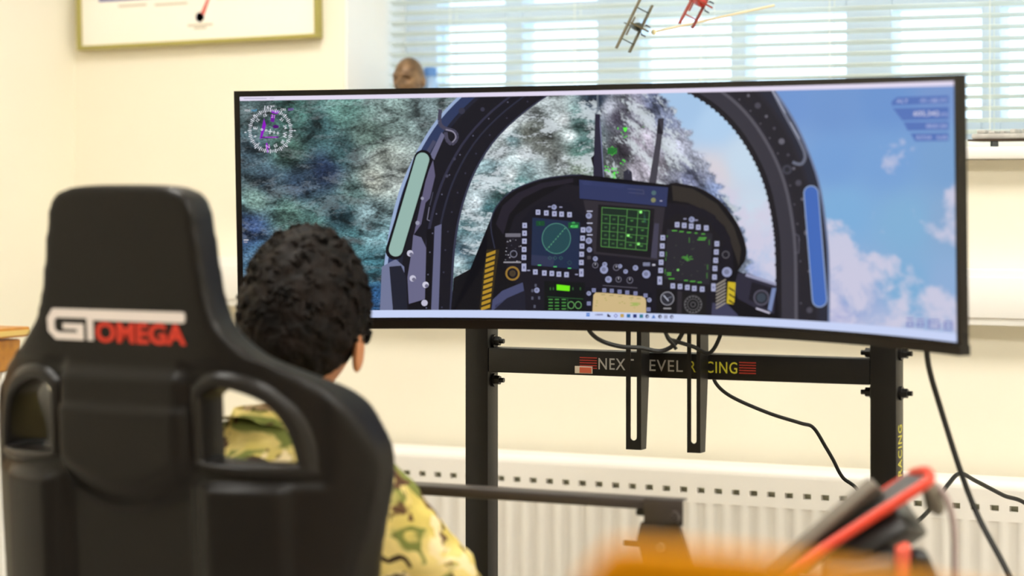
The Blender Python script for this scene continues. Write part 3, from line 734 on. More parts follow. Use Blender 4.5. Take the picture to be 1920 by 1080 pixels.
D.z = 9; D.disc(*Z1(1160, 148), 4.5, (78, 104, 110)); D.disc(*Z1(1157, 196), 4.5, (130, 132, 92)); D.line([Z1(985, 120), Z1(1090, 130), Z1(1095, 155), Z1(990, 145)], 1, (78, 82, 112)); D.rect(*Z1(1200, 198), *Z1(1216, 205), (170, 170, 190))
D.poly([Z1(690, 195), Z1(1235, 245), Z1(1190, 600), Z1(760, 555)], (46, 42, 50)); D.z = 10; D.poly([Z1(790, 225), Z1(1165, 255), Z1(1140, 580), Z1(775, 540)], (24, 22, 28))
D.poly([Z1(1165, 350), Z1(1195, 352), Z1(1180, 585), Z1(1140, 580)], (66, 64, 82))
D.z = 11; D.poly([Z1(812, 240), Z1(1136, 264), Z1(1115, 538), Z1(806, 508)], (26, 42, 34))
D.poly([Z1(1062, 268), Z1(1134, 274), Z1(1128, 350), Z1(1060, 342)], (44, 84, 74))
D.z = 12; GL = (86, 146, 74)
def bil(qd, u, v): a, b, c, d = [np.array(p) for p in qd]; return tuple((a * (1 - u) + b * u) * (1 - v) + (d * (1 - u) + c * u) * v)
Q = [Z1(815, 245), Z1(1132, 268), Z1(1112, 532), Z1(808, 505)]
for u in (0, .175, .35, .53, .76, 1): D.line([bil(Q, u, .18 if 0 < u < .5 else 0), bil(Q, u, 1)], 1.1, GL)
for v in (0, 1): D.line([bil(Q, 0, v), bil(Q, 1, v)], 1.1, GL)
for v in (.18, .4, .6, .8): D.line([bil(Q, 0, v), bil(Q, .53, v)], .9, GL); D.line([bil(Q, .53, v + .03), bil(Q, 1, v + .04)], .9, GL)
for u in (.09, .26, .44, .64, .88):
    for v in (.28, .5, .7, .9): x, y = bil(Q, u, v); D.rect(x - 2.6, y - 1.6, x + 2.6, y + 1.6, (58, 96, 58) if u < .5 else (64, 118, 60))
for x, y in ((1073, 276), (990, 431), (1058, 488)): x, y = Z1(x, y); D.rect(x - 2.4, y - 2.4, x + 2.4, y + 2.4, (150, 255, 130))
# left display
D.z = 8; D.poly([Z1(340, 250), Z1(430, 200), Z1(600, 215), Z1(715, 330), Z1(700, 720), Z1(270, 680), Z1(275, 340)], (20, 19, 30))
D.z = 9; D.poly([Z1(350, 312), Z1(668, 344), Z1(660, 658), Z1(342, 630)], (30, 42, 70)); D.z = 10
D.poly([Z1(345, 560), Z1(500, 575), Z1(490, 642), Z1(342, 630)], (46, 52, 80))
D.disc(*Z1(510, 452), 27, (34, 70, 78), ry=29); D.z = 11; D.ring(*Z1(510, 452), 27.3, 1.2, (80, 140, 124), 32, ry=29)
for k in range(9): x, y = Z1(446 + 15 * k, 526 - 17.5 * k); D.rect(x - .9, y - .9, x + .9, y + .9, (120, 200, 140))
D.line([Z1(440, 532), Z1(572, 378)], .7, (70, 128, 110))
D.rect(*Z1(375, 335), *Z1(432, 368), (22, 72, 44)); D.text('420', *Z1(390, 362), 5.5, (90, 240, 110)); D.rect(*Z1(590, 345), *Z1(662, 385), (24, 86, 48)); D.z = 12; D.text('4530', *Z1(604, 380), 5, (100, 240, 120)); D.text('125', *Z1(615, 352), 3, (100, 240, 120))
for x in (455, 490, 528): D.ring(Z1(x + 12, 582)[0], Z1(x, 582)[1], 3.8, .8, (62, 110, 104), 4)
D.ring(*Z1(598, 614), 4.5, .7, (56, 96, 96), 4)
for x, y in ((398, 630), (502, 640), (598, 650)): D.rect(*Z1(x - 11, y - 3), *Z1(x + 11, y + 3), (90, 210, 120))
BT = (168, 172, 204)
def btn(x, y, w=15, h=17, c=BT):
    D.z = 11; x, y = Z1(x, y); w /= 3.5556; h /= 3.5556; D.rect(x - w, y - h, x + w, y + h, c); D.z = 12; D.rect(x - w * .35, y - h * .35, x + w * .35, y + h * .35, (104, 106, 140))
for x, y in ((388, 277), (443, 282), (497, 287), (545, 290), (598, 293), (299, 365), (298, 417), (297, 470), (295, 525), (294, 578), (688, 395), (685, 450), (681, 503), (679, 557), (677, 612), (370, 675), (430, 682), (480, 685), (527, 690), (578, 693)): btn(x, y)
btn(294, 645, 15, 26); btn(677, 680, 14, 26)
def knob(x, y, r, c=(150, 156, 192)):
    D.z = 11; X_, Y_ = Z1(x, y); D.disc(X_, Y_, r / 3.5556, c); D.z = 12; D.disc(X_ - .5, Y_ - .5, r * .55 / 3.5556, tuple(int(v * .78) for v in c))
for x, y, r in ((495, 243, 17), (727, 300, 20), (727, 393, 21), (727, 467, 21), (731, 527, 17), (770, 587, 16), (828, 660, 27), (833, 625, 16), (1110, 690, 27), (1038, 648, 18), (935, 637, 14), (972, 672, 15), (858, 725, 22), (1413, 326, 19), (1648, 676, 33), (727, 818, 15), (1130, 862, 15), (380, 797, 18)): knob(x, y, r)
for x, y in ((465, 240), (540, 243), (1368, 321), (1444, 330), (325, 665), (645, 692)): D.rect(*Z1(x - 10, y - 4), *Z1(x + 10, y + 4), (150, 150, 180))
D.z = 11
for y in (270, 350, 428): D.rect(*Z1(714, y - 4), *Z1(752, y + 4), (176, 178, 200))
D.rect(*Z1(1088, 612), *Z1(1135, 636), (120, 124, 150)); D.rect(*Z1(1150, 622), *Z1(1170, 634), (190, 190, 206))
for x, y, r in ((770, 630, 20), (910, 645, 22), (925, 725, 20), (1000, 730, 22)):
    D.ring(*Z1(x, y), r / 3.5556, 1.1, (120, 118, 136), 14); D.rect(Z1(x, y)[0] - .6, Z1(x, y)[1] - 4, Z1(x, y)[0] + .6, Z1(x, y)[1], (190, 190, 200))
D.line([Z1(820, 765), Z1(1050, 782)], 1, (100, 96, 110)); D.rect(*Z1(716, 568), *Z1(740, 590), (70, 66, 74))
# right display
D.z = 8; D.poly([Z1(1215, 345), Z1(1300, 290), Z1(1500, 305), Z1(1625, 480), Z1(1560, 810), Z1(1185, 770)], (26, 24, 30))
D.z = 9; D.poly([Z1(1248, 388), Z1(1552, 418), Z1(1532, 762), Z1(1232, 722)], (40, 38, 46))
for x, y in ((1316, 360), (1363, 365), (1410, 370), (1457, 377), (1510, 382), (1220, 447), (1217, 502), (1214, 556), (1209, 611), (1206, 665), (1581, 487), (1577, 542), (1573, 598), (1568, 652), (1565, 709), (1287, 768), (1335, 772), (1384, 778), (1430, 785), (1483, 790)): btn(x, y)
btn(1200, 732, 15, 27); btn(1558, 778, 14, 26)
D.z = 12; G2 = (88, 180, 64)
for x, y, w in ((1298, 400, 17), (1345, 406, 14), (1395, 412, 14), (1442, 416, 9), (1490, 422, 12), (1485, 448, 26), (1478, 460, 26), (1262, 682, 14), (1262, 694, 14), (1278, 720, 20), (1375, 732, 12), (1420, 738, 18), (1466, 744, 14)): D.rect(*Z1(x - w, y - 3), *Z1(x + w, y + 3), G2)
for x, y0, y1 in ((1244, 540, 572), (1240, 580, 600), (1530, 460, 495), (1519, 625, 660), (1515, 680, 718), (1397, 445, 480), (1250, 430, 445), (1236, 655, 690)): D.rect(*Z1(x - 2, y0), *Z1(x + 2, y1), (76, 140, 60))
for a_, b_ in (((1345, 580), (1422, 590)), ((1383, 560), (1383, 605)), ((1352, 572), (1378, 576)), ((1395, 575), (1415, 572)), ((1365, 592), (1400, 598))): D.line([Z1(*a_), Z1(*b_)], 1, G2)
for k in range(16): x, y = rs.uniform(1265, 1510), rs.uniform(450, 710); D.rect(*Z1(x - 3, y - 3), *Z1(x + 3, y + 3), (74, 84, 70))
D.rect(*Z1(1315, 656), *Z1(1328, 668), (130, 220, 110))
# side furniture
D.z = 11
D.ring(*Z1(218, 685), 13.5, 3.4, (150, 116, 50), 20); D.disc(*Z1(218, 685), 6, (70, 58, 42)); D.disc(*Z1(222, 682), 2.2, (20, 18, 20))
for k in range(24): x, y = rs.uniform(165, 275), rs.uniform(420, 610); D.rect(*Z1(x - 4, y - 3), *Z1(x + 4, y + 3), rs.choice([(120, 118, 130), (70, 68, 82), (180, 178, 190)]))
D.rect(*Z1(170, 418), *Z1(272, 442), (110, 108, 120)); D.rect(*Z1(158, 606), *Z1(275, 615), (150, 148, 156))
D.ring(*Z1(225, 555), 7, 1.4, (130, 130, 150), 12); D.ring(*Z1(1640, 560), 7, 1.2, (110, 108, 116), 12)
D.z = 8; D.poly([Z1(-10, 1000), Z1(20, 700), Z1(45, 525), Z1(130, 525), Z1(110, 640), Z1(70, 940), Z1(60, 1000)], (46, 38, 24))
D.z = 9
for k in range(11):
    y = 538 + k * 36; xl_ = 45 - (y - 535) * .10
    D.poly([Z1(xl_, y + 14), Z1(xl_ + 60, y - 8), Z1(xl_ + 58, y + 14), Z1(xl_ - 2, y + 36)], (176, 138, 40))
D.poly([Z1(85, 860), Z1(150, 800), Z1(285, 745), Z1(295, 800), Z1(180, 850), Z1(75, 945)], (70, 74, 108)); D.poly([Z1(90, 905), Z1(180, 850), Z1(300, 800), Z1(310, 1000), Z1(90, 1000)], (30, 30, 44))
D.z = 11; D.poly([Z1(1595, 722), Z1(1645, 730), Z1(1638, 880), Z1(1565, 885), Z1(1575, 820)], (30, 28, 30)); D.z = 12
for k in range(8):
    y = 735 + k * 22; D.poly([Z1(1575, y + 24), Z1(1640, y - 14), Z1(1640, y - 4), Z1(1575, y + 34)], (156, 148, 140))
D.z = 11; D.poly([Z1(1655, 740), Z1(1706, 746), Z1(1696, 892), Z1(1646, 884)], (200, 176, 40)); D.z = 12
for k in range(3):
    y = 775 + k * 42; D.poly([Z1(1662, y), Z1(1700, y + 24), Z1(1698, y + 34), Z1(1660, y + 10)], (30, 26, 20))
D.z = 9; D.poly([Z1(1550, 880), Z1(1640, 880), Z1(1720, 960), Z1(1730, 1030), Z1(1540, 1030)], (62, 62, 88))
# camera housing to the right
D.z = 9; D.poly([(1384, 512), (1404, 512), (1456, 534), (1452, 588), (1436, 588), (1384, 560), (1376, 540)], (44, 42, 58)); D.z = 10; D.poly([(1400, 512), (1454, 530), (1456, 536), (1398, 518)], (150, 152, 180))
D.poly([(1410, 528), (1448, 540), (1440, 580), (1404, 562)], (28, 26, 36)); D.z = 11; D.ring(1428, 558, 15, 3, (86, 84, 100), 16); D.disc(1428, 558, 9, (58, 66, 78)); D.poly([(1448, 540), (1456, 540), (1447, 585), (1440, 580)], (120, 136, 178)); D.line([(1418, 578), (1444, 587)], 3, (196, 192, 210))
# lower row
D.z = 9; D.poly([Z1(430, 735), Z1(700, 745), Z1(700, 1000), Z1(430, 1000)], (12, 16, 18)); D.z = 10
D.poly([Z1(512, 758), Z1(600, 768), Z1(598, 803), Z1(512, 796)], (112, 232, 22)); D.line([Z1(450, 840), Z1(690, 856)], .9, (50, 100, 56)); D.line([Z1(585, 850), Z1(585, 940)], .9, (50, 100, 56))
for c_, xs_ in ((0, 472), (1, 514), (2, 560)):
    for r_ in range(4): D.rect(*Z1(xs_ - 14, 855 + r_ * 21), *Z1(xs_ + 14, 862 + r_ * 21), (76, 150, 70))
for x in (608, 656): D.ring(*Z1(x, 896), 6.2, .9, (120, 190, 110), 18, ry=7)
for x in (470, 490, 620, 670): D.rect(*Z1(x - 4, 778), *Z1(x + 4, 796), (50, 96, 50))
for x, y in ((372, 765), (395, 848), (350, 800), (350, 850), (365, 905)): D.rect(*Z1(x - 7, y - 10), *Z1(x + 7, y + 10), (84, 86, 104))
D.z = 9; D.poly([Z1(705, 775), Z1(1145, 815), Z1(1150, 1000), Z1(700, 1000)], (18, 17, 28)); D.z = 11
D.poly([Z1(757, 830), Z1(772, 812), Z1(830, 814), Z1(1080, 838), Z1(1100, 848), Z1(1108, 866), Z1(1110, 1000), Z1(748, 1000)], (204, 180, 132))
for x, y in ((760, 797), (830, 797), (880, 801), (932, 807), (983, 812), (1038, 818), (727, 885), (1125, 925), (1105, 832)): btn(x, y, 13, 13, (130, 134, 172))
D.z = 12
for k in range(14): x, y = rs.uniform(765, 1090), rs.uniform(840, 925); D.rect(*Z1(x - 6, y - 3), *Z1(x + 6, y + 3), (176, 168, 100))
for x, y in ((1030, 882), (1045, 890), (1030, 898)): D.rect(*Z1(x - 26, y - 3), *Z1(x + 26, y + 3), (150, 176, 84))
for x, y in ((822, 826), (878, 832), (935, 838), (1010, 848), (1060, 852)): D.rect(*Z1(x - 14, y - 3), *Z1(x + 14, y + 3), (160, 150, 96))
D.z = 9; D.poly([Z1(1178, 785), Z1(1315, 800), Z1(1310, 1000), Z1(1175, 1000)], (20, 19, 22)); D.poly([Z1(1350, 805), Z1(1510, 820), Z1(1505, 1000), Z1(1345, 1000)], (24, 23, 25))
D.z = 10; D.poly([Z1(1318, 800), Z1(1348, 804), Z1(1345, 1000), Z1(1312, 1000)], (46, 42, 48)); D.disc(*Z1(1250, 852), 13, (44, 44, 52), n=24); D.z = 11; D.ring(*Z1(1250, 852), 13, 1.5, (150, 150, 160), 22)
D.line([Z1(1225, 830), Z1(1258, 868)], 2, (180, 184, 200)); D.line([Z1(1250, 852), Z1(1280, 840)], 1.4, (120, 124, 140)); D.rect(*Z1(1225, 915), *Z1(1275, 922), (170, 168, 172))
for r_ in (17, 11, 5): D.ring(*Z1(1422, 892), r_, 1.3, (96, 94, 98), 24)
for k in range(16): t = 2 * math.pi * k / 16; X_, Y_ = Z1(1422, 892); D.disc(X_ + 14.5 * math.cos(t), Y_ + 14.5 * math.sin(t), 1.1, (130, 128, 132), n=6)
# navigation rose, top left
W_ = (226, 228, 238); PU = (140, 20, 190)
D.z = 4; ccx, ccy = 507, 245
for k in range(72):
    t = 2 * math.pi * k / 72; r0, r1 = (36, 41) if k % 3 else (35, 42.5)
    D.line([(ccx + r0 * math.cos(t), ccy + r0 * math.sin(t)), (ccx + r1 * math.cos(t), ccy + r1 * math.sin(t))], 1.1 if k % 3 else 1.6, W_)
for x, y in ((462, 248), (551, 245), (477, 218), (534, 217), (480, 276), (537, 273)): D.line([(x, y), (x + (x - ccx) * .08, y + (y - ccy) * .08)], 1.6, W_)
for ch, x, y, r_ in (('E', 479, 240, -1.45), ('W', 534, 253, 1.6), ('12', 483, 225, -.9), ('15', 497, 216, -.35), ('21', 528, 224, .7), ('24', 535, 238, 1.3), ('N', 502, 275, 3.0), ('33', 517, 273, 2.7), ('3', 485, 270, -2.6), ('6', 478, 256, -2.0), ('30', 530, 266, 2.2)):
    D.text(ch, x, y, 7.5 if ch in 'EWN' else 5.5, W_ if ch != 'N' else (226, 160, 240), rot=r_, center=True)
D.text('167°', 496, 204, 6, W_, w=19); D.text('HDG', 459, 209, 4, (220, 220, 226), w=10); D.text('167', 472, 209, 4, (80, 170, 220), w=10); D.text('CRS', 526, 207.5, 4, (220, 220, 226), w=10); D.text('227', 540, 207, 4, PU, w=11)
D.text('21', 512, 218, 6, (220, 170, 240), rot=.15, center=True)
D.z = 3; D.poly([(507, 206), (524, 208), (520, 214), (510, 212)], PU); D.poly([(508, 215), (516, 216), (514, 229), (507, 228)], (110, 20, 150)); D.poly([(495, 222), (499, 235), (491, 260), (487, 260), (491, 238)], PU); D.line([(489, 258), (522, 257)], 3, (96, 10, 130)); D.disc(517, 237.5, 6, (80, 10, 110), ry=3.4); D.line([(500, 268), (502, 286)], 3, PU)
D.z = 5
for x, y in ((491, 243), (499, 244.5), (514, 248), (521, 249.5)): D.ring(x, y, 2.2, 1.1, W_, 8)
D.line([(502, 246), (511, 247)], 1.4, W_); D.line([(507, 241.5), (506, 251.5)], 1.4, W_); D.line([(497, 257), (518, 257.5)], 1, (200, 90, 230))
D.rect(457, 449, 466, 451, (200, 200, 210)); D.rect(457, 453, 464, 455, (150, 150, 170))
# read-outs, top right
PB = (86, 116, 184)
for pts in ([(1672, 190), (1682, 182), (1779, 179), (1779, 194), (1672, 198)], [(1674, 203), (1779, 200), (1779, 224), (1692, 226)], [(1694, 229), (1779, 228), (1779, 244), (1702, 245)], [(1707, 250), (1779, 249), (1779, 264), (1716, 265)]): D.z = 3; D.poly(pts, PB)
D.z = 4; WB = (176, 186, 226)
D.text('ALT', 1681, 193, 7, WB, w=22); D.text('-01.180 FT', 1724, 192, 7, WB, w=52); D.text('605,342', 1713, 219, 11, (206, 206, 228), w=48); D.text('PTS', 1765, 218, 6, WB, w=12); D.text('00:01:54', 1737, 240, 7.5, WB, w=38); D.text('ROTOR', 1719, 261, 6.5, WB, w=28); D.text('0.0%', 1757, 261, 6.5, WB, w=20)
# block-letter logo, bottom right
LG = (128, 132, 190); D.z = 4
for x, y, w, hgt in ((1700, 596, 13, 17), (1719, 598, 14, 15), (1740, 599, 23, 17), (1770, 602, 17, 17)):
    D.rect(x, y, x + w, y + 2.5, LG); D.rect(x, y + hgt * .4, x + w, y + hgt * .4 + 2.5, LG); D.rect(x, y + hgt - 2.5, x + w, y + hgt, LG); D.rect(x, y + hgt * .4, x + 2.6, y + hgt, LG); D.rect(x + w - 2.6, y + hgt * .4, x + w, y + hgt, LG)
D.rect(1770, 602, 1773, 619, LG); D.rect(1784, 602, 1787, 612, LG); D.rect(1740, 599, 1743, 608, LG)
# title bar and task bar
D.z = 14
D.av(-AW, AW, AH - .0062, AH, (226, 218, 240)); D.av(-AW, AW, -AH, -AH + .0112, (198, 210, 244))
D.z = 15; D.rect(457, 184, 500, 185.5, (176, 170, 196)); D.rect(506, 183.4, 514, 184.6, (186, 180, 204))
TB = [(1103, (40, 110, 200)), (1142, (40, 40, 66)), (1155, (80, 70, 160)), (1167, (190, 160, 90)), (1179, (50, 110, 160)), (1191, (40, 50, 110)), (1203, (50, 120, 140)), (1214, (40, 50, 90)), (1226, (80, 120, 190)), (1238, (40, 44, 80)), (1249, (150, 156, 186)), (1260, (90, 94, 130))]
for i_, (x, c) in enumerate(TB):
    y = 590 + (x - 1103) * .026
    if i_ == 0:
        for dx in (-3.2, .2):
            for dy in (-3.4, .2): D.rect(x + dx, y + dy, x + dx + 3, y + dy + 3, c)
    elif i_ in (2,): D.ring(x, y + .5, 4, 1.4, c, 4)
    elif i_ in (7, 9, 11): D.disc(x, y, 3.6, c, n=10); D.z = 16; D.disc(x + .8, y + .6, 1.4, (214, 222, 248), n=8); D.z = 15
    elif i_ == 8: D.poly([(x, y - 3.5), (x + 4, y + 3.5), (x - 4, y + 3.5)], c)
    elif i_ == 1: D.poly([(x - 3, y - 3), (x, y - 2), (x + .5, y), (x + 3.5, y + .5), (x + 3, y + 3.5), (x - 3, y + 3)], c)
    else: D.rect(x - 3.4, y - 3.2, x + 3.4, y + 3.4, c)
D.rect(1119, 588.5, 1131, 590.5, (128, 132, 168)); D.ring(1117.5, 590, 1.8, .7, (128, 132, 168), 8); D.text('Search', 1119, 592, 3.2, (128, 132, 168), w=12)
gfx = D.build('screen_graphics', screen)

# ------------------------------------------------------------------ cables
def cable(label, pts, r, m=M_cable, name='cable'):
    o = tube(name, [pxd(*p) for p in pts], r, m); tag(o, label, 'cable'); return o
cable('black cable hanging from the right end of the monitor to the floor', [(1736, 640, 3.42), (1742, 690, 3.42), (1762, 760, 3.42), (1800, 880, 3.40), (1835, 970, 3.38), (1890, 1075, 3.34), (1945, 1200, 3.3), (1990, 1400, 3.28), (2040, 1480, 3.28), (2100, 2058, 3.4)], .0042)
cable('black cable dipping from behind the slotted brackets down to the radiator', [(1335, 690, 3.83), (1342, 718, 3.83), (1372, 744, 3.83), (1440, 774, 3.84), (1500, 793, 3.86), (1525, 802, 3.87), (1548, 838, 3.87), (1562, 862, 3.87), (1580, 895, 3.87), (1612, 925, 3.87), (1640, 1010, 3.9), (1660, 1200, 3.9), (1660, 1836, 3.9)], .0030)
cable('short black cable looping under the monitor left of the brackets', [(1095, 600, 3.72), (1108, 624, 3.72), (1130, 640, 3.73), (1165, 650, 3.74), (1200, 652, 3.75), (1240, 658, 3.76), (1270, 640, 3.76), (1290, 600, 3.74)], .0034)
cable('short black cable crossing behind the second slotted bracket', [(1240, 600, 3.7), (1252, 632, 3.7), (1268, 640, 3.72), (1300, 650, 3.74), (1330, 662, 3.74), (1350, 630, 3.74), (1352, 600, 3.72)], .0032)
cable('black forked cable end hanging between the slotted brackets', [(1246, 600, 3.66), (1250, 630, 3.66), (1262, 646, 3.66), (1268, 655, 3.66)], .0028)
cable('black cable arching from the right post over towards the radiator end', [(1660, 1000, 3.66), (1694, 990, 3.68), (1722, 976, 3.7), (1752, 945, 3.72), (1778, 908, 3.74), (1800, 888, 3.76), (1830, 902, 3.8), (1880, 928, 3.85), (1940, 958, 3.9), (2060, 1100, 3.95), (2120, 1838, 3.98)], .0034)
M_pale = mat('pale_grey_cable', rgb(168, 150, 148), .5)

# ------------------------------------------------------------------ cockpit crossbar stand in front of the monitor
bR = cw((1226 - 960) / FPX * 3.3, 3.3, (HOR - 934) / FPX * 3.3)
ck = tag(empty('wheel_stand', (bR.x, bR.y, 0)), 'dark metal cockpit frame with a flat crossbar and clamp before the monitor', 'stand')
zb = bR.z
box('crossbar', (-.62, -.022, zb - .013), (.02, .022, zb), M_steel2, ck, bev=.002)
for sx in (0, -.60):
    box('clamp_plate', (sx - .002, -.03, zb + .0005), (sx + .050, -.004, zb + .0035), M_steel2, ck, bev=.001)
    box('clamp_cheek', (sx + .0, -.034, zb - .030), (sx + .056, -.0305, zb + .0034), M_steel2, ck, bev=.001)
    box('clamp_block', (sx - .018, -.02, zb - .022), (sx + .003, .018, zb - .0135), M_plast, ck, bev=.002)
    box('clamp_body', (sx + .002, -.018, zb - .05), (sx + .018, .014, zb - .0135), M_plast, ck, bev=.002)
    bm = bmesh.new(); cyl(bm, (sx + .046, -.046, zb - .018), (sx + .046, -.0345, zb - .018), .008, 14); cyl(bm, (sx + .046, -.05, zb - .018), (sx + .046, -.046, zb - .018), .005, 6)
    bmobj('knob_bolt', bm, M_steel2, ck, smooth=True)
    # tapering leg plate going down and forward
    bm = bmesh.new()
    pts = [(-.004, zb - .028), (.050, zb - .028), (.112, zb - .20), (.16, .055), (.10, .055), (.036, zb - .093), (.004, zb - .093), (-.006, zb - .062), (-.010, zb - .05)]
    fl_ = (lambda x: sx + x) if sx == 0 else (lambda x: sx + .05 - x)
    va = [bm.verts.new((fl_(x), -.034, z)) for x, z in pts]; vb = [bm.verts.new((fl_(x), -.026, z)) for x, z in pts]
    bm.faces.new(va); bm.faces.new(list(reversed(vb)))
    for k in range(len(pts)): bm.faces.new((va[k], vb[k], vb[(k + 1) % len(pts)], va[(k + 1) % len(pts)]))
    bmobj('leg_plate', bm, M_steel2, ck)
    box('lever', (sx - .030, -.033, zb - .060), (sx - .004, -.027, zb - .053), M_steel2, ck, bev=.001)
    bm = bmesh.new(); cyl(bm, (sx + .026, -.04, zb - .058), (sx + .026, -.0345, zb - .058), .006, 12); bmobj('bolt', bm, M_grey, ck, smooth=True)
    box('floor_rail', (min(fl_(.10), fl_(.16)), -.06, 0.0), (max(fl_(.10), fl_(.16)), .45, .055), M_steel2, ck, bev=.003)
box('floor_crossbar', (-.6495, .02, .01), (.0995, .06, .05), M_steel2, ck, bev=.003)
box('pedal_plate', (-.6495, .25, .01), (.0995, .44, .03), M_steel2, ck, bev=.003)

# ------------------------------------------------------------------ red trimmed flight control at the right
dz = 2.85
def dv(px, py, d=dz): return pxd(px, py, d)
g0 = dv(1600, 1000); gz = .0
fc = tag(empty('flight_control', (g0.x, g0.y, 0)), 'grey and black game control with bright red rims on a dark pedestal', 'game control')
def lp(px, py, d=dz): return dv(px, py, d) - Vector((g0.x, g0.y, 0))
def slab(name, c4, d0, thick, m, parent=fc, bev=.004):
    bm = bmesh.new()
    a = [bm.verts.new(lp(x, y, d0 + dd)) for x, y, dd in c4]
    nrm = (a[1].co - a[0].co).cross(a[3].co - a[0].co).normalized()
    if nrm.z > 0: nrm = -nrm
    b = [bm.verts.new(v.co + nrm * thick) for v in a]
    bm.faces.new(a); bm.faces.new(list(reversed(b)))
    for k in range(len(a)): bm.faces.new((a[k], b[k], b[(k + 1) % len(a)], a[(k + 1) % len(a)]))
    bmesh.ops.recalc_face_normals(bm, faces=bm.faces)
    bmesh.ops.bevel(bm, geom=bm.edges[:], offset=bev, segments=3, profile=.5, affect='EDGES')
    return bmobj(name, bm, m, parent, smooth=True)
M_greyd = mat('dark_grey_panel', rgb(84, 82, 80), .45)
slab('black_body', [(1530, 1012, 0), (1660, 930, .0), (1700, 938, .05), (1560, 1040, .05)], dz, .05, M_plast)
slab('grey_cover', [(1432, 1062, -.01), (1628, 892, .0), (1648, 912, .05), (1475, 1062, .05)], dz, .016, M_grey)
top = slab('grey_panel', [(1500, 1058, -.02), (1732, 892, -.02), (1700, 886, .05), (1470, 1045, .05)], dz, .012, M_greyd)
bm = bmesh.new(); sweep(bm, smooth_path([lp(1440, 1102, dz - .03), lp(1500, 1058, dz - .03), lp(1620, 980, dz - .03), lp(1728, 912, dz - .03), lp(1744, 896, dz - .02), lp(1736, 884, dz), lp(1712, 888, dz + .04)], 6), .0062, 10)
bmobj('red_rim', bm, M_red, fc, smooth=True)
bm = bmesh.new(); sweep(bm, smooth_path([lp(1712, 887, dz + .045), lp(1680, 903, dz + .05), lp(1640, 930, dz + .05), lp(1600, 960, dz + .05)], 6), .0028, 8)
bmobj('thin_red_rim', bm, M_red, fc, smooth=True)
slab('grey_end', [(1738, 890, .02), (1760, 905, .02), (1778, 950, .06), (1745, 930, .06)], dz, .02, M_grey, bev=.006)
slab('red_lower_rim', [(1676, 1022, 0), (1702, 1012, 0), (1698, 1100, .01), (1674, 1100, .01)], dz - .04, .02, mat('salmon_plastic', rgb(226, 96, 76), .45), bev=.004)
slab('dark_lower_body', [(1704, 1022, 0), (1735, 1026, 0), (1772, 1110, .01), (1700, 1110, .01)], dz - .03, .03, M_plast, bev=.006)
slab('brown_lower_body', [(1540, 1042, 0), (1676, 1026, 0), (1676, 1130, .02), (1540, 1130, .02)], dz - .01, .04, M_greyd, bev=.006)
pz = lp(1620, 1130).z
box('pedestal', (-.03, -.03, .03), (.06, .06, pz + .03), M_steel, fc, bev=.004)
box('pedestal_foot', (-.16, -.16, .0), (.19, .19, .03), M_steel, fc, bev=.004)
tube('lead', [lp(1752, 908, dz + .03), lp(1775, 935, dz + .03), lp(1788, 985, dz + .03), lp(1790, 1050, dz + .03), lp(1788, 1200, dz + .03), lp(1740, 1300, dz + .02), lp(1650, 1330, dz + .02)], .0042, M_pale, fc)

# ------------------------------------------------------------------ foreground wooden chair (strongly out of focus)
wl = pxd(1085, 1003, 1.30)
wc = tag(empty('wooden_chair', (wl.x, wl.y, 0), (0, 0, R(27))), 'honey coloured wooden chair back close to the camera, edge only in view', 'chair')
zt = wl.z
bm = bmesh.new(); n = 24; W2 = .40
prev = None
for k in range(n + 1):
    t = k / n; x = t * W2; y = -.03 * math.sin(math.pi * t)
    e = min(t / .06, (1 - t) / .06, 1); ztop = zt - .004 - .040 * t + .006 * math.sin(math.pi * min(1, t * 2)) - .02 * (1 - math.sqrt(max(0, 1 - (1 - e) ** 2)))
    cur = [bm.verts.new((x, y + dy, z)) for dy, z in ((-.009, ztop - .004), (-.005, ztop), (.005, ztop), (.009, ztop - .004), (.009, zt - .15), (-.009, zt - .15))]
    if prev:
        for j in range(6): bm.faces.new((prev[j], prev[(j + 1) % 6], cur[(j + 1) % 6], cur[j]))
    else: first = cur
    prev = cur
bm.faces.new(first); bm.faces.new(list(reversed(prev)))
bmobj('backrest', bm, M_wood, wc, smooth=True)
for xx in (.02, W2 - .05):
    box('back_post', (xx, .008, 0), (xx + .03, .034, zt - .02), M_wood, wc, bev=.004)
    box('front_leg', (xx, -.40, 0), (xx + .03, -.37, .62), M_wood, wc, bev=.004)
    box('side_rail', (xx + .004, -.37, .30), (xx + .026, .0075, .33), M_wood, wc, bev=.003)
box('seat', (.0, -.42, .62), (W2 - .001, .0075, .645), M_wood, wc, bev=.008)

# wooden table by the left wall
tp = pxd(57, 612, 4.45)
wt = tag(empty('wooden_table', (tp.x, tp.y, 0)), 'orange wooden table against the left wall behind the racing chair', 'table')
tw, td, thh = tp.x - LX - .005, 1.1, tp.z
box('tabletop', (-tw, -td, thh - .018), (0, 0, thh), M_wood2, wt, bev=.003)
box('apron', (-tw + .02, -td + .02, thh - .078), (-.012, -.012, thh - .022), M_wood2, wt, bev=.003)
for xx in (-tw + .02, -.06):
    for yy in (-td + .02, -.06): box('leg', (xx, yy, 0), (xx + .045, yy + .045, thh - .0785), M_white, wt, bev=.003)
box('edge_strip', (-.001, -td + .01, thh - .014), (.002, -.002, thh - .005), mat('pale_edging', rgb(222, 190, 110), .4), wt)

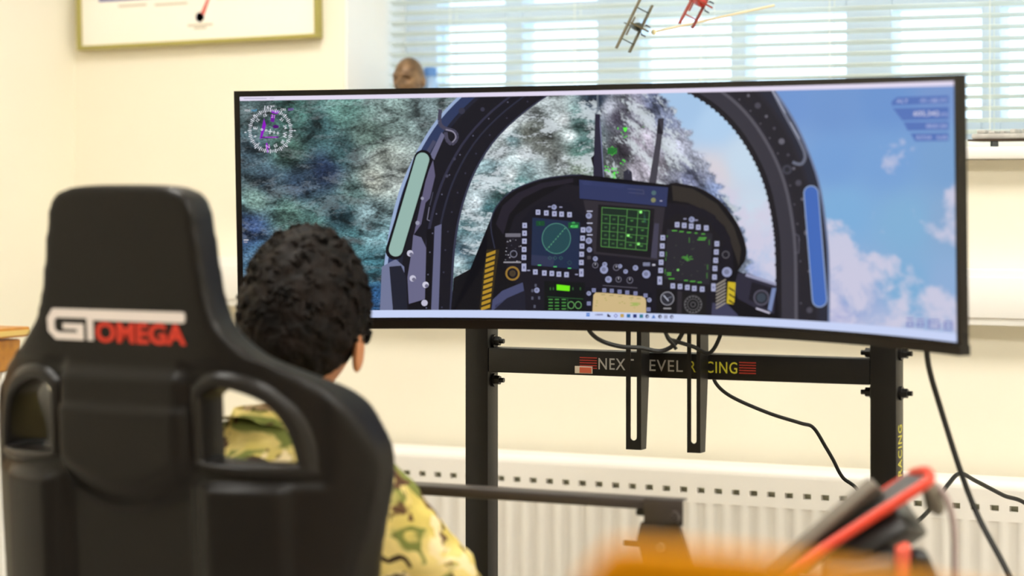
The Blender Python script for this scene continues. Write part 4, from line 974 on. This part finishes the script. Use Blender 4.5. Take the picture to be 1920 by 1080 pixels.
# ------------------------------------------------------------------ things on and above the window sill
bp = pxy(772, 140, WY + .06)
bust = tag(empty('bronze_bust', (bp.x, WY + .05, SILL)), 'small bronze head sculpture standing on the window sill', 'sculpture')
M_bronze = mat('brown_bronze', rgb(150, 118, 86), .42, metal=.35, col2=rgb(84, 64, 46), vscale=40, bump=.4, bscale=60)
bh = .185
bm = bmesh.new(); bmesh.ops.create_icosphere(bm, subdivisions=5, radius=1)
for v in bm.verts:
    x, y, z = v.co
    w = .030 * (1 - .25 * max(0, -z)); d_ = .037
    X_, Y_, Z_ = x * w, y * d_, z * .046
    if y < 0:                                   # face side looks into the room (-y)
        ex = abs(X_) - .0115
        Y_ += .009 * math.exp(-(ex / .006) ** 2 - ((Z_ - .002) / .005) ** 2)              # eye sockets
        Y_ -= .004 * math.exp(-((Z_ - .011) / .004) ** 2) * (1 if abs(X_) < .022 else 0)   # brow
        Y_ -= .012 * math.exp(-(X_ / .0045) ** 2 - ((Z_ + .006) / .009) ** 2)             # nose
        Y_ += .003 * math.exp(-(X_ / .010) ** 2 - ((Z_ + .023) / .002) ** 2)              # mouth
        Y_ -= .005 * math.exp(-(X_ / .009) ** 2 - ((Z_ + .037) / .006) ** 2)              # chin
    v.co = Vector((X_, Y_, Z_ + bh - .046))
bmobj('head', bm, M_bronze, bust, smooth='all')
for s in (-1, 1):
    bm = bmesh.new(); bmesh.ops.create_icosphere(bm, subdivisions=3, radius=1)
    for v in bm.verts: v.co = Vector((s * .030 + v.co.x * .004, .004 + v.co.y * .007, bh - .048 + v.co.z * .011))
    bmobj('ear', bm, M_bronze, bust, smooth='all')
bm = bmesh.new(); lathe(bm, [(.030, 0), (.030, .014), (.020, .022), (.016, .04), (.017, .07), (.020, .10), (.021, .112)], 24); bmobj('neck_and_plinth', bm, M_bronze, bust, smooth=True)
gp = pxy(790, 140, WY + .10)
bb = tag(empty('blue_halo_vase', (gp.x + .012, WY + .115, SILL)), 'added blue vase standing in for the colour halo beside the bronze head', 'ornament')  # added vase, its blue imitates the lens colour halo beside the head
bm = bmesh.new(); lathe(bm, [(.025, 0), (.027, .01), (.027, .09), (.024, .115), (.016, .13), (.012, .14), (.012, .15)], 24); bmobj('vase', bm, mat('pale_blue_halo', rgb(150, 182, 222), .3), bb, smooth=True)
bm = bmesh.new(); lathe(bm, [(.013, .1505), (.013, .165), (.010, .168)], 20); bmobj('cap', bm, mat('blue_halo', rgb(90, 136, 200), .3), bb, smooth=True)

# grey model on a thin dark base, right end of the sill
ga = pxy(1823, 262, WY + .02)
sm = tag(empty('scale_model', (ga.x, WY + .02, SILL)), 'pale grey bumpy model on a thin dark base at the right of the sill', 'model')
zb_ = ga.z - SILL
box('base_board', (0, -.03, zb_ - .003), (.45, .05, zb_), mat('dark_wood_base', rgb(58, 40, 22), .5), sm)
M_mod = mat('pale_grey_model', rgb(206, 202, 196), .7, var=.25, vscale=60, bump=.5, bscale=120)
box('hull', (.004, -.02, zb_ + .0005), (.44, .04, zb_ + .010), M_mod, sm, bev=.003)
for k in range(22):
    x = .012 + k * .0195; hgt = random.uniform(.004, .012) + (.008 if k > 4 and k % 5 == 0 else 0)
    box('block', (x, -.012 + random.uniform(-.005, .005), zb_ + .0102), (x + random.uniform(.009, .016), .03, zb_ + .0102 + hgt), M_mod, sm, bev=.002)
for x in (.035, .22, .40): box('foot', (x, -.01, 0.0), (x + .003, .03, zb_ - .003), mat('dark_green_metal', rgb(20, 44, 36), .4), sm)

# model aeroplanes on a rod
def biplane(name, label, c, loc, rot, s, m, m2):
    t = tag(empty(name, loc), label, 'model aeroplane', 'model aeroplanes hanging in the window')
    t.rotation_mode = 'QUATERNION'; t.rotation_quaternion = rot
    bm = bmesh.new(); prof = [(-.036, .002), (-.02, .004), (-.004, .0062), (.01, .0075), (.02, .0078), (.026, .006), (.028, .002)]
    sweep(bm, [(0, y * s, 0) for y, r in prof], [r * s for y, r in prof], 12); bmobj('fuselage', bm, m, t, smooth=True)
    for nm, y, z, w in (('upper_wing', .012, .016, .050), ('lower_wing', .009, -.009, .046)):
        box(nm, (-w * s, (y - .009) * s, z * s), (w * s, (y + .007) * s, (z + .002) * s), m2, t, bev=.0008 * s)
    for x in (-.03, .03):
        for y in (.006, .016):
            bm = bmesh.new(); cyl(bm, (x * s, y * s, -.0075 * s), (x * s, y * s, .0165 * s), .0006 * s, 6); bmobj('wing_strut', bm, m, t)
    box('tailplane', (-.018 * s, -.040 * s, 0), (.018 * s, -.030 * s, .0015 * s), m2, t, bev=.0005 * s)
    box('fin', (-.0007 * s, -.041 * s, 0.002 * s), (.0007 * s, -.030 * s, .013 * s), m, t)
    box('propeller', (-.0015 * s, .0285 * s, -.018 * s), (.0015 * s, .0295 * s, .018 * s), m2, t)
    for x in (-.009, .009):
        bm = bmesh.new(); cyl(bm, (x * s - .001 * s, .014 * s, -.016 * s), (x * s + .001 * s, .014 * s, -.016 * s), .005 * s, 14); cyl(bm, (x * s, .014 * s, -.014 * s), (x * .3 * s, .012 * s, -.005 * s), .0007 * s, 6)
        bmobj('wheel', bm, M_plast, t, smooth=True)
    return t
PYD = 4.3
M_camo_g = mat('model_dark_green', rgb(44, 50, 40), .5); M_camo_b = mat('model_khaki', rgb(98, 88, 62), .5)
M_mred = mat('model_red', rgb(186, 44, 30), .5); M_mred2 = mat('model_dark_red', rgb(150, 52, 34), .5)
pc1 = pxd(1192, 50, PYD); pc2 = pxd(1311, 5, PYD)
def orient(span_cam, nose_cam):                         # wing span and nose directions given in camera axes
    x = (cw(*span_cam) - cw(0, 0, 0)).normalized(); y = (cw(*nose_cam) - cw(0, 0, 0)); y = (y - x * y.dot(x)).normalized(); z = x.cross(y)
    return Matrix((x, y, z)).transposed().to_quaternion()
a1 = biplane('model_biplane', 'dark green model biplane hanging before the blind', 0, pc1, orient((-.44, .0, -.90), (.18, -.95, -.1)), 1.0, M_camo_g, M_camo_b)
a2 = biplane('model_biplane', 'red model biplane hanging before the blind', 0, pc2, orient((-.46, .0, -.88), (.18, -.95, -.1)), 1.0, M_mred, M_mred2)
ra, rb = pxd(1226, 60, PYD + .012), pxd(1452, 10, PYD + .05)
rod = tag(empty('mobile_rod', ra), 'thin pale rod holding the model aeroplanes', 'rod')
bm = bmesh.new(); cyl(bm, (0, 0, 0), rb - ra, .0022, 8); bmobj('stick', bm, mat('pale_wood', rgb(236, 222, 186), .5), rod, smooth=True)
bm = bmesh.new(); bmesh.ops.create_icosphere(bm, subdivisions=2, radius=.005); bmobj('end_bead', bm, mat('cream_bead', rgb(250, 238, 190), .4), rod, smooth='all')
bm = bmesh.new()
for q_ in (pc1, pc2, (ra + rb) / 2): cyl(bm, q_ - ra, Vector((q_.x, q_.y, CH - .001)) - ra, .0004, 5)
bmobj('hanging_thread', bm, mat('thread', rgb(230, 230, 226), .6), rod)

# ------------------------------------------------------------------ racing chair
CA = 27 - 30
cpos = cw((217 - 960) / FPX * 3.0, 3.0, 0)
ppos = cw((212 - 960) / FPX * 3.0, 3.0, 0)
chair = tag(empty('racing_chair', (cpos.x, cpos.y, 0), (0, 0, R(CA))), 'black leather racing seat with winged back and red and white logo', 'chair')
half = [(0, .004), (.055, .003), (.090, -.003), (.107, -.018), (.116, -.06), (.125, -.12), (.140, -.165), (.175, -.198), (.228, -.226), (.266, -.258), (.291, -.305), (.294, -.35), (.284, -.41), (.270, -.47), (.258, -.56), (.250, -.66), (.245, -.80)]
outl = [(p.x, p.y) for p in smooth_path([(x, z, 0) for x, z in half], 5)]
outl = outl + [(-x, z) for x, z in reversed(outl[1:])]
hole = [(.113, -.248), (.140, -.236), (.190, -.252), (.214, -.280), (.226, -.322), (.217, -.332), (.124, -.329), (.113, -.316)]
def offs(pts, d):
    c = Vector((sum(p[0] for p in pts) / len(pts), sum(p[1] for p in pts) / len(pts))); out = []
    for p in pts:
        u = (Vector(p) - c).normalized(); k = 1 if d < 0 else .35 + .65 * max(0, u.x, u.y) + .15 * max(0, -u.y)
        out.append(tuple(Vector(p) + u * d * k))
    return out
hs = [(p.x, p.y) for p in smooth_path([(x, z, 0) for x, z in hole + hole[:1]], 5)][:-1]
bm = bmesh.new()
loops = [outl, hs, [(-x, z) for x, z in hs]]
for y in (0., .06):
    es = []
    for lp_ in loops:
        vs_ = [bm.verts.new((x, y, z)) for x, z in lp_]; es += [bm.edges.new((vs_[i], vs_[(i + 1) % len(vs_)])) for i in range(len(vs_))]
        lp_vs = vs_
        if y == 0.: loops_v0 = (loops_v0 if lp_ is not outl else []) + [vs_]
        else: loops_v1 = (loops_v1 if lp_ is not outl else []) + [vs_]
    bmesh.ops.triangle_fill(bm, edges=es, use_beauty=True)
for L1, L2 in zip(loops_v0, loops_v1):
    for i in range(len(L1)): bm.faces.new((L1[i], L1[(i + 1) % len(L1)], L2[(i + 1) % len(L1)], L2[i]))
bmesh.ops.recalc_face_normals(bm, faces=bm.faces)
me = baked(bm, [('REMESH', dict(mode='VOXEL', voxel_size=.0055)), ('SMOOTH', dict(factor=.5, iterations=14))])
TANR = math.tan(R(3))
def sstep(a, b, x): t = min(1, max(0, (x - a) / (b - a))); return t * t * (3 - 2 * t)
def wingf(x, z):
    a = max(0, abs(x) - .11); k = 2.5 * sstep(-.08, -.2, z) + .6
    return k * a * a
def thick(x, z):
    t = .052 + .056 * math.exp(-((abs(x) - .245) / .028) ** 2) * sstep(-.20, -.30, z)
    return t
def sstep(a, b, x): t = min(1, max(0, (x - a) / (b - a))); return t * t * (3 - 2 * t)
def back_y(x, z):
    y = wingf(x, z)
    # raised middle panel with a ledge at its top and a rounded foot
    inx = 1 - sstep(.090, .106, abs(x))
    foot = -.372 + .034 * (x / .097) ** 2
    y -= .016 * inx * sstep(-.262, -.272, z) * sstep(foot - .02, foot + .02, z)
    y -= .010 * inx * sstep(-.215, -.235, z) * sstep(-.272, -.262, z)
    y += .012 * inx * sstep(foot - .0, foot - .03, z) * sstep(-.62, -.5, z)
    # sunken ring around each belt hole
    cxh, czh = .172, -.283
    r = max(abs(abs(x) - cxh) / .084, abs(z - czh) / .074)
    y += .006 * sstep(1.05, .9, r)
    # lower side panels step
    y -= .008 * sstep(.112, .126, abs(x)) * sstep(.222, .208, abs(x)) * sstep(-.352, -.364, z)
    return y
co = np.empty(len(me.vertices) * 3, np.float32); me.vertices.foreach_get('co', co); co = co.reshape(-1, 3)
ymin, ymax = co[:, 1].min(), co[:, 1].max()
for i in range(len(co)):
    x, y, z = co[i]; t = (y - ymin) / (ymax - ymin)
    fr_ = wingf(x, z) + thick(x, z); bk = back_y(x, z)
    co[i] = (x, bk * (1 - t) + fr_ * t - z * TANR, z + EYE)
me.vertices.foreach_set('co', co.reshape(-1))
meshobj('backrest', me, M_leather, chair)
# frame around each belt hole
for s in (1, -1):
    bm = bmesh.new()
    ho, hi_ = offs(hs, .024), offs(hs, -.003); hmid = offs(hs, .013)
    ins = [(x, z) for x, z in hi_]
    A_, B_, B2_, C_, D_ = [], [], [], [], []
    for (xo, zo), (xi, zi), (xm, zm), (xn, zn) in zip(ho, ins, hs, hmid):
        pt = lambda x, z, dy: bm.verts.new((s * x, back_y(x, z) + dy - z * TANR, z + EYE))
        A_.append(pt(xo, zo, .005)); B_.append(pt(xn, zn, -.009)); B2_.append(pt(xm, zm, -.008)); C_.append(pt(xi, zi, .002)); D_.append(bm.verts.new((s * xi, wingf(xi, zi) + thick(xi, zi) * .93 - zi * TANR, zi + EYE)))
    n = len(A_)
    for L1, L2 in ((A_, B_), (B_, B2_), (B2_, C_), (C_, D_)):
        for i in range(n): bm.faces.new((L1[i], L1[(i + 1) % n], L2[(i + 1) % n], L2[i]))
    bmobj('belt_hole_frame', bm, M_leather2, chair, smooth='all')
# embroidered logo
def on_back(x, z, d): return (x, back_y(x, z) - d - z * TANR + ymin * 0, z + EYE)
M_lw = mat('white_thread', rgb(226, 216, 212), .7); M_lr = mat('red_thread', rgb(206, 52, 30), .7)
def back_poly(name, polys, m, d=.0015, nseg=14):
    bm = bmesh.new(); polys = [[(x * 1.0 - .001, z) for x, z in p] for p in polys]
    for pts in polys:
        try: bm.faces.new([bm.verts.new((x, 0, z)) for x, z in pts])
        except ValueError: pass
    bmesh.ops.triangulate(bm, faces=[f for f in bm.faces if len(f.verts) > 4])
    for k in range(-14, 15): bmesh.ops.bisect_plane(bm, geom=bm.verts[:] + bm.edges[:] + bm.faces[:], plane_co=(k * .01, 0, 0), plane_no=(1, 0, 0))
    r = bmesh.ops.extrude_face_region(bm, geom=bm.faces[:]); ex = {g for g in r['geom'] if isinstance(g, bmesh.types.BMVert)}
    for v in bm.verts: v.co = Vector(on_back(v.co.x, v.co.z, d if v in ex else -.003))
    return bmobj(name, bm, m, chair)
def rr(x0, x1, z0, z1, r, n=5):
    out = []
    for cx2, cz2, t0 in ((x1 - r, z1 - r, 0), (x0 + r, z1 - r, 90), (x0 + r, z0 + r, 180), (x1 - r, z0 + r, 270)):
        out += [(cx2 + r * math.cos(R(t0 + 90 * k / n)), cz2 + r * math.sin(R(t0 + 90 * k / n))) for k in range(n + 1)]
    return out
lz1, lz0 = -.1490, -.187
def ring_g():
    return [[(-.113, lz1 - .012), (-.104, lz1), (-.044, lz1), (-.044, lz1 - .011), (-.098, lz1 - .011), (-.102, lz1 - .015)],
            [(-.113, lz1 - .012), (-.102, lz1 - .015), (-.102, lz0 + .012), (-.112, lz0 + .010)],
            [(-.112, lz0 + .010), (-.102, lz0 + .012), (-.096, lz0 + .009), (-.066, lz0 + .009), (-.066, lz0), (-.100, lz0)],
            [(-.066, lz0), (-.066, lz0 + .020), (-.056, lz0 + .020), (-.056, lz0)], [(-.088, lz0 + .020), (-.066, lz0 + .020), (-.066, lz0 + .013), (-.088, lz0 + .013)],
            [(-.050, lz0), (-.050, lz1 - .011), (-.041, lz1 - .011), (-.041, lz0)]]
back_poly('logo_white', ring_g() + [rr(-.0439, .100, lz1 - .0130, lz1, .0035)], M_lw)
V_, F_ = text_mesh('OMEGA', 1.0, .03, 1.02); V_ = np.array(V_); mn = V_[:, :2].min(0); mx_ = V_[:, :2].max(0)
tx = lambda i: (-.037 + (V_[i][0] - mn[0]) / (mx_[0] - mn[0]) * .137, lz0 - .002 + (V_[i][1] - mn[1]) / (mx_[1] - mn[1]) * .0255)
back_poly('logo_red', [[tx(i) for i in f] for f in F_], M_lr, .0012)
# seat, bolsters, base
hz = .36
yb = .80 * TANR
bm = bmesh.new(); add_box(bm, (-.20, yb - .02, hz), (.20, yb + .50, hz + .09), .035, 4); bmobj('seat_cushion', bm, M_leather, chair, smooth='all')
for s in (-1, 1):
    bm = bmesh.new(); add_box(bm, (min(s * .202, s * .28), yb + .0, hz), (max(s * .202, s * .28), yb + .48, hz + .14), .035, 4); bmobj('seat_bolster', bm, M_leather, chair, smooth='all')
box('seat_pan', (-.19, yb, hz - .03), (.19, yb + .44, hz - .0005), M_plast, chair, bev=.006)
bm = bmesh.new(); cyl(bm, (0, yb + .22, .07), (0, yb + .22, hz - .031), .028, 20); bmobj('gas_column', bm, M_plast, chair, smooth=True)
for k in range(5):
    t = 2 * math.pi * k / 5 + .3; c_, s_ = math.cos(t), math.sin(t)
    bm = bmesh.new(); sweep(bm, [(.02 * c_, yb + .22 + .02 * s_, .11), (.30 * c_, yb + .22 + .30 * s_, .07)], [.026, .016], 10); bmobj('base_leg', bm, M_plast, chair, smooth=True)
    bm = bmesh.new(); pc = Vector((.30 * c_, yb + .22 + .30 * s_, .03)); d3 = Vector((-s_, c_, 0)); cyl(bm, pc - d3 * .022, pc + d3 * .022, .03, 18); cyl(bm, pc + Vector((0, 0, .02)), pc + Vector((0, 0, .058)), .008, 8); bmobj('caster', bm, M_plast, chair, smooth=True)

# ------------------------------------------------------------------ person in the seat
person = tag(empty('person', (ppos.x, ppos.y, 0), (0, 0, R(-6))), 'person with short dark curly hair and camouflage uniform, seated facing the monitor', 'person')
M_skin = mat('skin', rgb(196, 130, 86), .5, var=.12, vscale=14)
def skin_tree(bm_nodes, edges, levels=2):
    me_ = bpy.data.meshes.new('sk'); me_.from_pydata([n_[0] for n_ in bm_nodes], edges, [])
    ob = bpy.data.objects.new('sk', me_); COL.objects.link(ob)
    md = ob.modifiers.new('Skin', 'SKIN'); 
    for i, n_ in enumerate(bm_nodes):
        sv = me_.skin_vertices[0].data[i]; r_ = n_[1]; sv.radius = (r_, r_) if not isinstance(r_, tuple) else r_
        sv.use_root = (i == 0)
    s_ = ob.modifiers.new('Sub', 'SUBSURF'); s_.levels = levels; s_.render_levels = levels
    dg = bpy.context.evaluated_depsgraph_get(); dg.update()
    out = bpy.data.meshes.new_from_object(ob.evaluated_get(dg), depsgraph=dg)
    bpy.data.objects.remove(ob); bpy.data.meshes.remove(me_)
    return out
E_ = EYE
pel = (.02, .22, .52)
J = dict(pel=pel, spi=(.02, .20, .66), che=(.02, .240, .815), nkb=(.018, .290, .925), nk=(.015, .315, .975),
         shr=(.185, .270, .842), elr=(.285, .44, .60), wrr=(.175, .62, .58), shl=(-.145, .275, .862), ell=(-.25, .45, .60), wrl=(-.13, .62, .58),
         hpr=(.11, .26, .50), knr=(.15, .69, .650), anr=(.15, .92, .18), tor=(.15, 1.04, .10), hpl=(-.07, .26, .50), knl=(-.11, .69, .625), anl=(-.11, .92, .18), tol=(-.11, 1.04, .10))
def tree(grow, names, radii, extra_edges):
    idx_ = {k: i for i, k in enumerate(names)}
    return [(J[k], radii[k] + grow) for k in names], [(idx_[a], idx_[b]) for a, b in extra_edges]
RAD = dict(pel=.13, spi=.125, che=.135, nkb=.072, nk=.056, shr=.066, elr=.047, wrr=.030, shl=.066, ell=.047, wrl=.030, hpr=.085, knr=.058, anr=.042, tor=.035, hpl=.085, knl=.058, anl=.042, tol=.035)
EDG = [('pel', 'spi'), ('spi', 'che'), ('che', 'nkb'), ('nkb', 'nk'), ('che', 'shr'), ('shr', 'elr'), ('elr', 'wrr'), ('che', 'shl'), ('shl', 'ell'), ('ell', 'wrl'),
       ('pel', 'hpr'), ('hpr', 'knr'), ('knr', 'anr'), ('anr', 'tor'), ('pel', 'hpl'), ('hpl', 'knl'), ('knl', 'anl'), ('anl', 'tol')]
nodes, eds = tree(0, list(J), RAD, EDG)
body = skin_tree(nodes, eds, 2)
bm = bmesh.new(); bm.from_mesh(body)
# head: cranium, face, ears (head pitched forward)
HC = Vector((.015, .358, E_ - .172)); HR = Matrix.Rotation(R(24), 4, 'Z') @ Matrix.Rotation(R(-27), 4, 'X')
def head_shape(v, hair=False):
    x, y, z = v                                 # unit sphere, +y = face
    w = .074 * (1 - .20 * max(0, -z) ** 1.5); d_ = .094; h_ = .112
    X_, Y_, Z_ = x * w, y * d_, z * h_
    if y > 0 and not hair:
        Y_ -= .010 * math.exp(-((abs(X_) - .031) / .014) ** 2 - ((Z_ + .002) / .012) ** 2)
        Y_ += .022 * math.exp(-(X_ / .011) ** 2 - ((Z_ + .03) / .020) ** 2)
        Y_ += .006 * math.exp(-((Z_ - .02) / .01) ** 2) * math.exp(-(X_ / .05) ** 4)
        Y_ += .006 * math.exp(-(X_ / .022) ** 2 - ((Z_ + .066) / .006) ** 2) - .004 * math.exp(-(X_ / .024) ** 2 - ((Z_ + .073) / .003) ** 2) + .005 * math.exp(-(X_ / .022) ** 2 - ((Z_ + .08) / .006) ** 2)
        Y_ += .012 * math.exp(-(X_ / .022) ** 2 - ((Z_ + .105) / .014) ** 2)
    return Vector((X_, Y_, Z_))
r_ = bmesh.ops.create_icosphere(bm, subdivisions=5, radius=1)
for v in r_['verts']: v.co = HC + HR @ head_shape(v.co)
for s in (-1, 1):
    r_ = bmesh.ops.create_icosphere(bm, subdivisions=3, radius=1)
    for v in r_['verts']:
        x, y, z = v.co; dish = .004 * math.exp(-(y * y + z * z) / .3)
        v.co = HC + HR @ Vector((s * (.078 + x * .007 - dish * (1 if x * s > 0 else 0) * 1 + abs(y) * .004), -.004 + y * .019, -.050 + z * .032))
# hands: palm, four fingers and a thumb
def hand(wr, s):
    w = Vector(J[wr]); fwd = Vector((-s * .25, .9, -.12)).normalized(); side = Vector((s * .95, .25, 0)).normalized(); up = side.cross(fwd) * (1 if s > 0 else -1)
    ns = [(tuple(w - fwd * .02), .030), (tuple(w + fwd * .035), (.036, .018)), (tuple(w + fwd * .075), (.038, .016))]; eg = [(0, 1), (1, 2)]
    r_ = bmesh.ops.create_icosphere(bm, subdivisions=4, radius=1)
    for v in r_['verts']: v.co = w + fwd * (.038 + v.co.x * .060) + side * v.co.y * .044 + up * v.co.z * .017
    for k, (o_, L_) in enumerate(((-.030, .062), (-.010, .074), (.010, .070), (.030, .056))):
        b0 = w + fwd * .072 + side * o_ * 1.0; p1 = b0 + fwd * L_ * .42 + up * .004; p2 = p1 + fwd * L_ * .32 - up * .014; p3 = p2 + fwd * L_ * .22 - up * .020
        sk = skin_tree([(tuple(b0), .0092), (tuple(p1), .0088), (tuple(p2), .0080), (tuple(p3), .0070)], [(0, 1), (1, 2), (2, 3)], 2); bm.from_mesh(sk)
    t0 = w + fwd * .02 - side * s * .024 * s; t1 = t0 + fwd * .034 - side * .026; t2 = t1 + fwd * .028 - side * .008 - up * .008
    sk = skin_tree([(tuple(t0), .012), (tuple(t1), .0105), (tuple(t2), .0085)], [(0, 1), (1, 2)], 2); bm.from_mesh(sk)
hand('wrr', 1); hand('wrl', -1)
me = baked(bm, [('REMESH', dict(mode='VOXEL', voxel_size=.0045)), ('SMOOTH', dict(factor=.5, iterations=3))])
bm = bmesh.new(); bm.from_mesh(me); bm.verts.ensure_lookup_table()
seen = set(); isl = []
for v0 in bm.verts:
    if v0 in seen: continue
    st_, comp = [v0], []; seen.add(v0)
    while st_:
        v = st_.pop(); comp.append(v)
        for e in v.link_edges:
            w_ = e.other_vert(v)
            if w_ not in seen: seen.add(w_); st_.append(w_)
    isl.append(comp)
isl.sort(key=len); print('body islands', [len(i_) for i_ in isl])
bmesh.ops.delete(bm, geom=[v for c_ in isl[:-1] for v in c_], context='VERTS'); bm.to_mesh(me); bm.free()
meshobj('body', me, M_skin, person)
# hair: thick curly cap
M_hair = mat('dark_curly_hair', rgb(30, 22, 18), .6, col2=rgb(7, 6, 5), vscale=45, bump=.5, bscale=180, spec=.12)
bm = bmesh.new(); bmesh.ops.create_icosphere(bm, subdivisions=7, radius=1)
dead = []
for v in bm.verts:
    u = v.co.copy(); x, y, z = u
    p = head_shape(u, True)
    face = y > .42 + .25 * max(0, z) ** 2 and z < .62
    low = z < (-.42 if y < -.1 else -.12 if y < .25 else .1)
    zlow = -.95 if y < -.22 else (-.75 if y < -.06 else (-.26 if y < .22 else .1))
    if (face and y > .55) or z < zlow: dead.append(v)
    g = .0105 * (1 - sstep(zlow + .25, zlow, z)) + .001
    c1 = mnoise.fractal(p * 55, 1.0, 2.0, 4); c2 = mnoise.noise(p * 38 + Vector((3, 1, 7)))
    v.co = HC + HR @ (p + u.normalized() * (g + .0035 * c1 + .006 * abs(c2)))
bmesh.ops.delete(bm, geom=dead, context='VERTS')
bmobj('hair', bm, M_hair, person, smooth='all')
# curls standing off the cap
bm = bmesh.new(); rs2 = random.Random(11)
for k in range(420):
    z = rs2.uniform(-.35, 1); t = rs2.uniform(0, 2 * math.pi); rr_ = math.sqrt(1 - z * z); u = Vector((rr_ * math.cos(t), rr_ * math.sin(t), z))
    if u.y > .35 and z < .6: continue
    p = HC + HR @ (head_shape(u, True) + u * .0105); nrm = (HR @ u).normalized(); a_ = nrm.orthogonal().normalized(); a_.rotate(Matrix.Rotation(rs2.uniform(0, 6.28), 3, nrm)); b_ = nrm.cross(a_)
    R_ = rs2.uniform(.004, .006); sweep(bm, [p + a_ * (R_ * math.cos(q_) - R_) + nrm * (R_ * .9 * math.sin(q_)) + b_ * (.0016 * q_) for q_ in (-.4, .3, 1.0, 1.7, 2.4, 3.1, 3.8)], [.0022, .0026, .0028, .0028, .0026, .0022, .0012], 5)
cu = bmobj('curls', bm, M_hair, person, smooth='all'); cu['kind'] = 'stuff'
# camouflage uniform
mc = bpy.data.materials.new('camouflage_cloth'); mc.use_nodes = True
nt = mc.node_tree; pbc = nt.nodes['Principled BSDF']; pbc.inputs['Roughness'].default_value = .9; pbc.inputs['Specular IOR Level'].default_value = .15
tc = nt.nodes.new('ShaderNodeTexCoord')
def cz(scale, off, stretch=(1, 1.0, 1)):
    mp = nt.nodes.new('ShaderNodeMapping'); mp.inputs['Location'].default_value = off; mp.inputs['Scale'].default_value = stretch; nt.links.new(tc.outputs['Object'], mp.inputs[0])
    z_ = nt.nodes.new('ShaderNodeTexNoise'); z_.inputs['Scale'].default_value = scale; z_.inputs['Detail'].default_value = 2.5; z_.inputs['Distortion'].default_value = .8; nt.links.new(mp.outputs[0], z_.inputs['Vector']); return z_.outputs['Fac']
def thr(fac, a, b):
    r_ = nt.nodes.new('ShaderNodeMapRange'); r_.inputs[1].default_value = a; r_.inputs[2].default_value = b; nt.links.new(fac, r_.inputs[0]); return r_.outputs[0]
cur = None
base = nt.nodes.new('ShaderNodeMix'); base.data_type = 'RGBA'; base.inputs['A'].default_value = (*rgb(226, 204, 134), 1); base.inputs['B'].default_value = (*rgb(200, 180, 98), 1); nt.links.new(thr(cz(9, (0, 0, 0)), .4, .6), base.inputs['Factor']); cur = base.outputs['Result']
for sc_, of_, a_, b_, c_ in ((14, (3, 1, 2), .53, .58, rgb(116, 122, 62)), (17, (7, 5, 1), .575, .61, rgb(88, 62, 44)), (15, (1, 9, 4), .565, .60, rgb(232, 212, 166)), (26, (5, 2, 9), .63, .65, rgb(62, 48, 34))):
    mxn = nt.nodes.new('ShaderNodeMix'); mxn.data_type = 'RGBA'; nt.links.new(cur, mxn.inputs['A']); mxn.inputs['B'].default_value = (*c_, 1); nt.links.new(thr(cz(sc_, of_, (1, 1, 1.7)), a_, b_), mxn.inputs['Factor']); cur = mxn.outputs['Result']
nt.links.new(cur, pbc.inputs['Base Color'])
def wrinkle(me_, amp, fq):
    for v in me_.vertices:
        n_ = mnoise.noise(Vector((v.co.x * fq, v.co.y * fq, v.co.z * fq * 1.8))) + .5 * mnoise.noise(v.co * fq * 2.3)
        v.co += v.normal * (amp * n_)
keys = ['pel', 'spi', 'che', 'nkb', 'shr', 'elr', 'wrr', 'shl', 'ell', 'wrl']
nodes, eds = tree(.014, keys, RAD, [e for e in EDG if e[0] in keys and e[1] in keys]); nodes[3] = (J['nkb'], .072); 
sh = skin_tree(nodes, eds, 4); wrinkle(sh, .006, 26)
meshobj('camouflage_shirt', sh, mc, person)
bm = bmesh.new()
c0 = Vector(J['nkb']) + Vector((0, .01, .010)); rings = []
for r2, z in ((.074, -.012), (.070, .010), (.066, .026), (.062, .026), (.064, .006), (.066, -.012)):
    rings.append([bm.verts.new(c0 + Vector((r2 * math.cos(2 * math.pi * k / 24), r2 * .95 * math.sin(2 * math.pi * k / 24) + z * .3, z))) for k in range(24)])
for i in range(5):
    for k in range(24): bm.faces.new((rings[i][k], rings[i][(k + 1) % 24], rings[i + 1][(k + 1) % 24], rings[i + 1][k]))
bmobj('collar', bm, mc, person, smooth='all')
keys = ['pel', 'hpr', 'knr', 'anr', 'hpl', 'knl', 'anl']
nodes, eds = tree(.012, keys, RAD, [e for e in EDG if e[0] in keys and e[1] in keys]); tr_ = skin_tree(nodes, eds, 3); wrinkle(tr_, .005, 24)
meshobj('camouflage_trousers', tr_, mc, person)
M_boot = mat('brown_boot', rgb(96, 70, 46), .6)
for a_, t_ in (('anr', 'tor'), ('anl', 'tol')):
    A_, T_ = Vector(J[a_]), Vector(J[t_]); bt = skin_tree([(tuple(A_ + Vector((0, 0, .04))), .052), (tuple(A_ + Vector((0, .0, -.06))), .052), (tuple(T_ + Vector((0, .04, .0))), (.05, .038)), (tuple(T_ + Vector((0, .10, -.01))), (.042, .032))], [(0, 1), (1, 2), (2, 3)], 2)
    meshobj('boot', bt, M_boot, person)
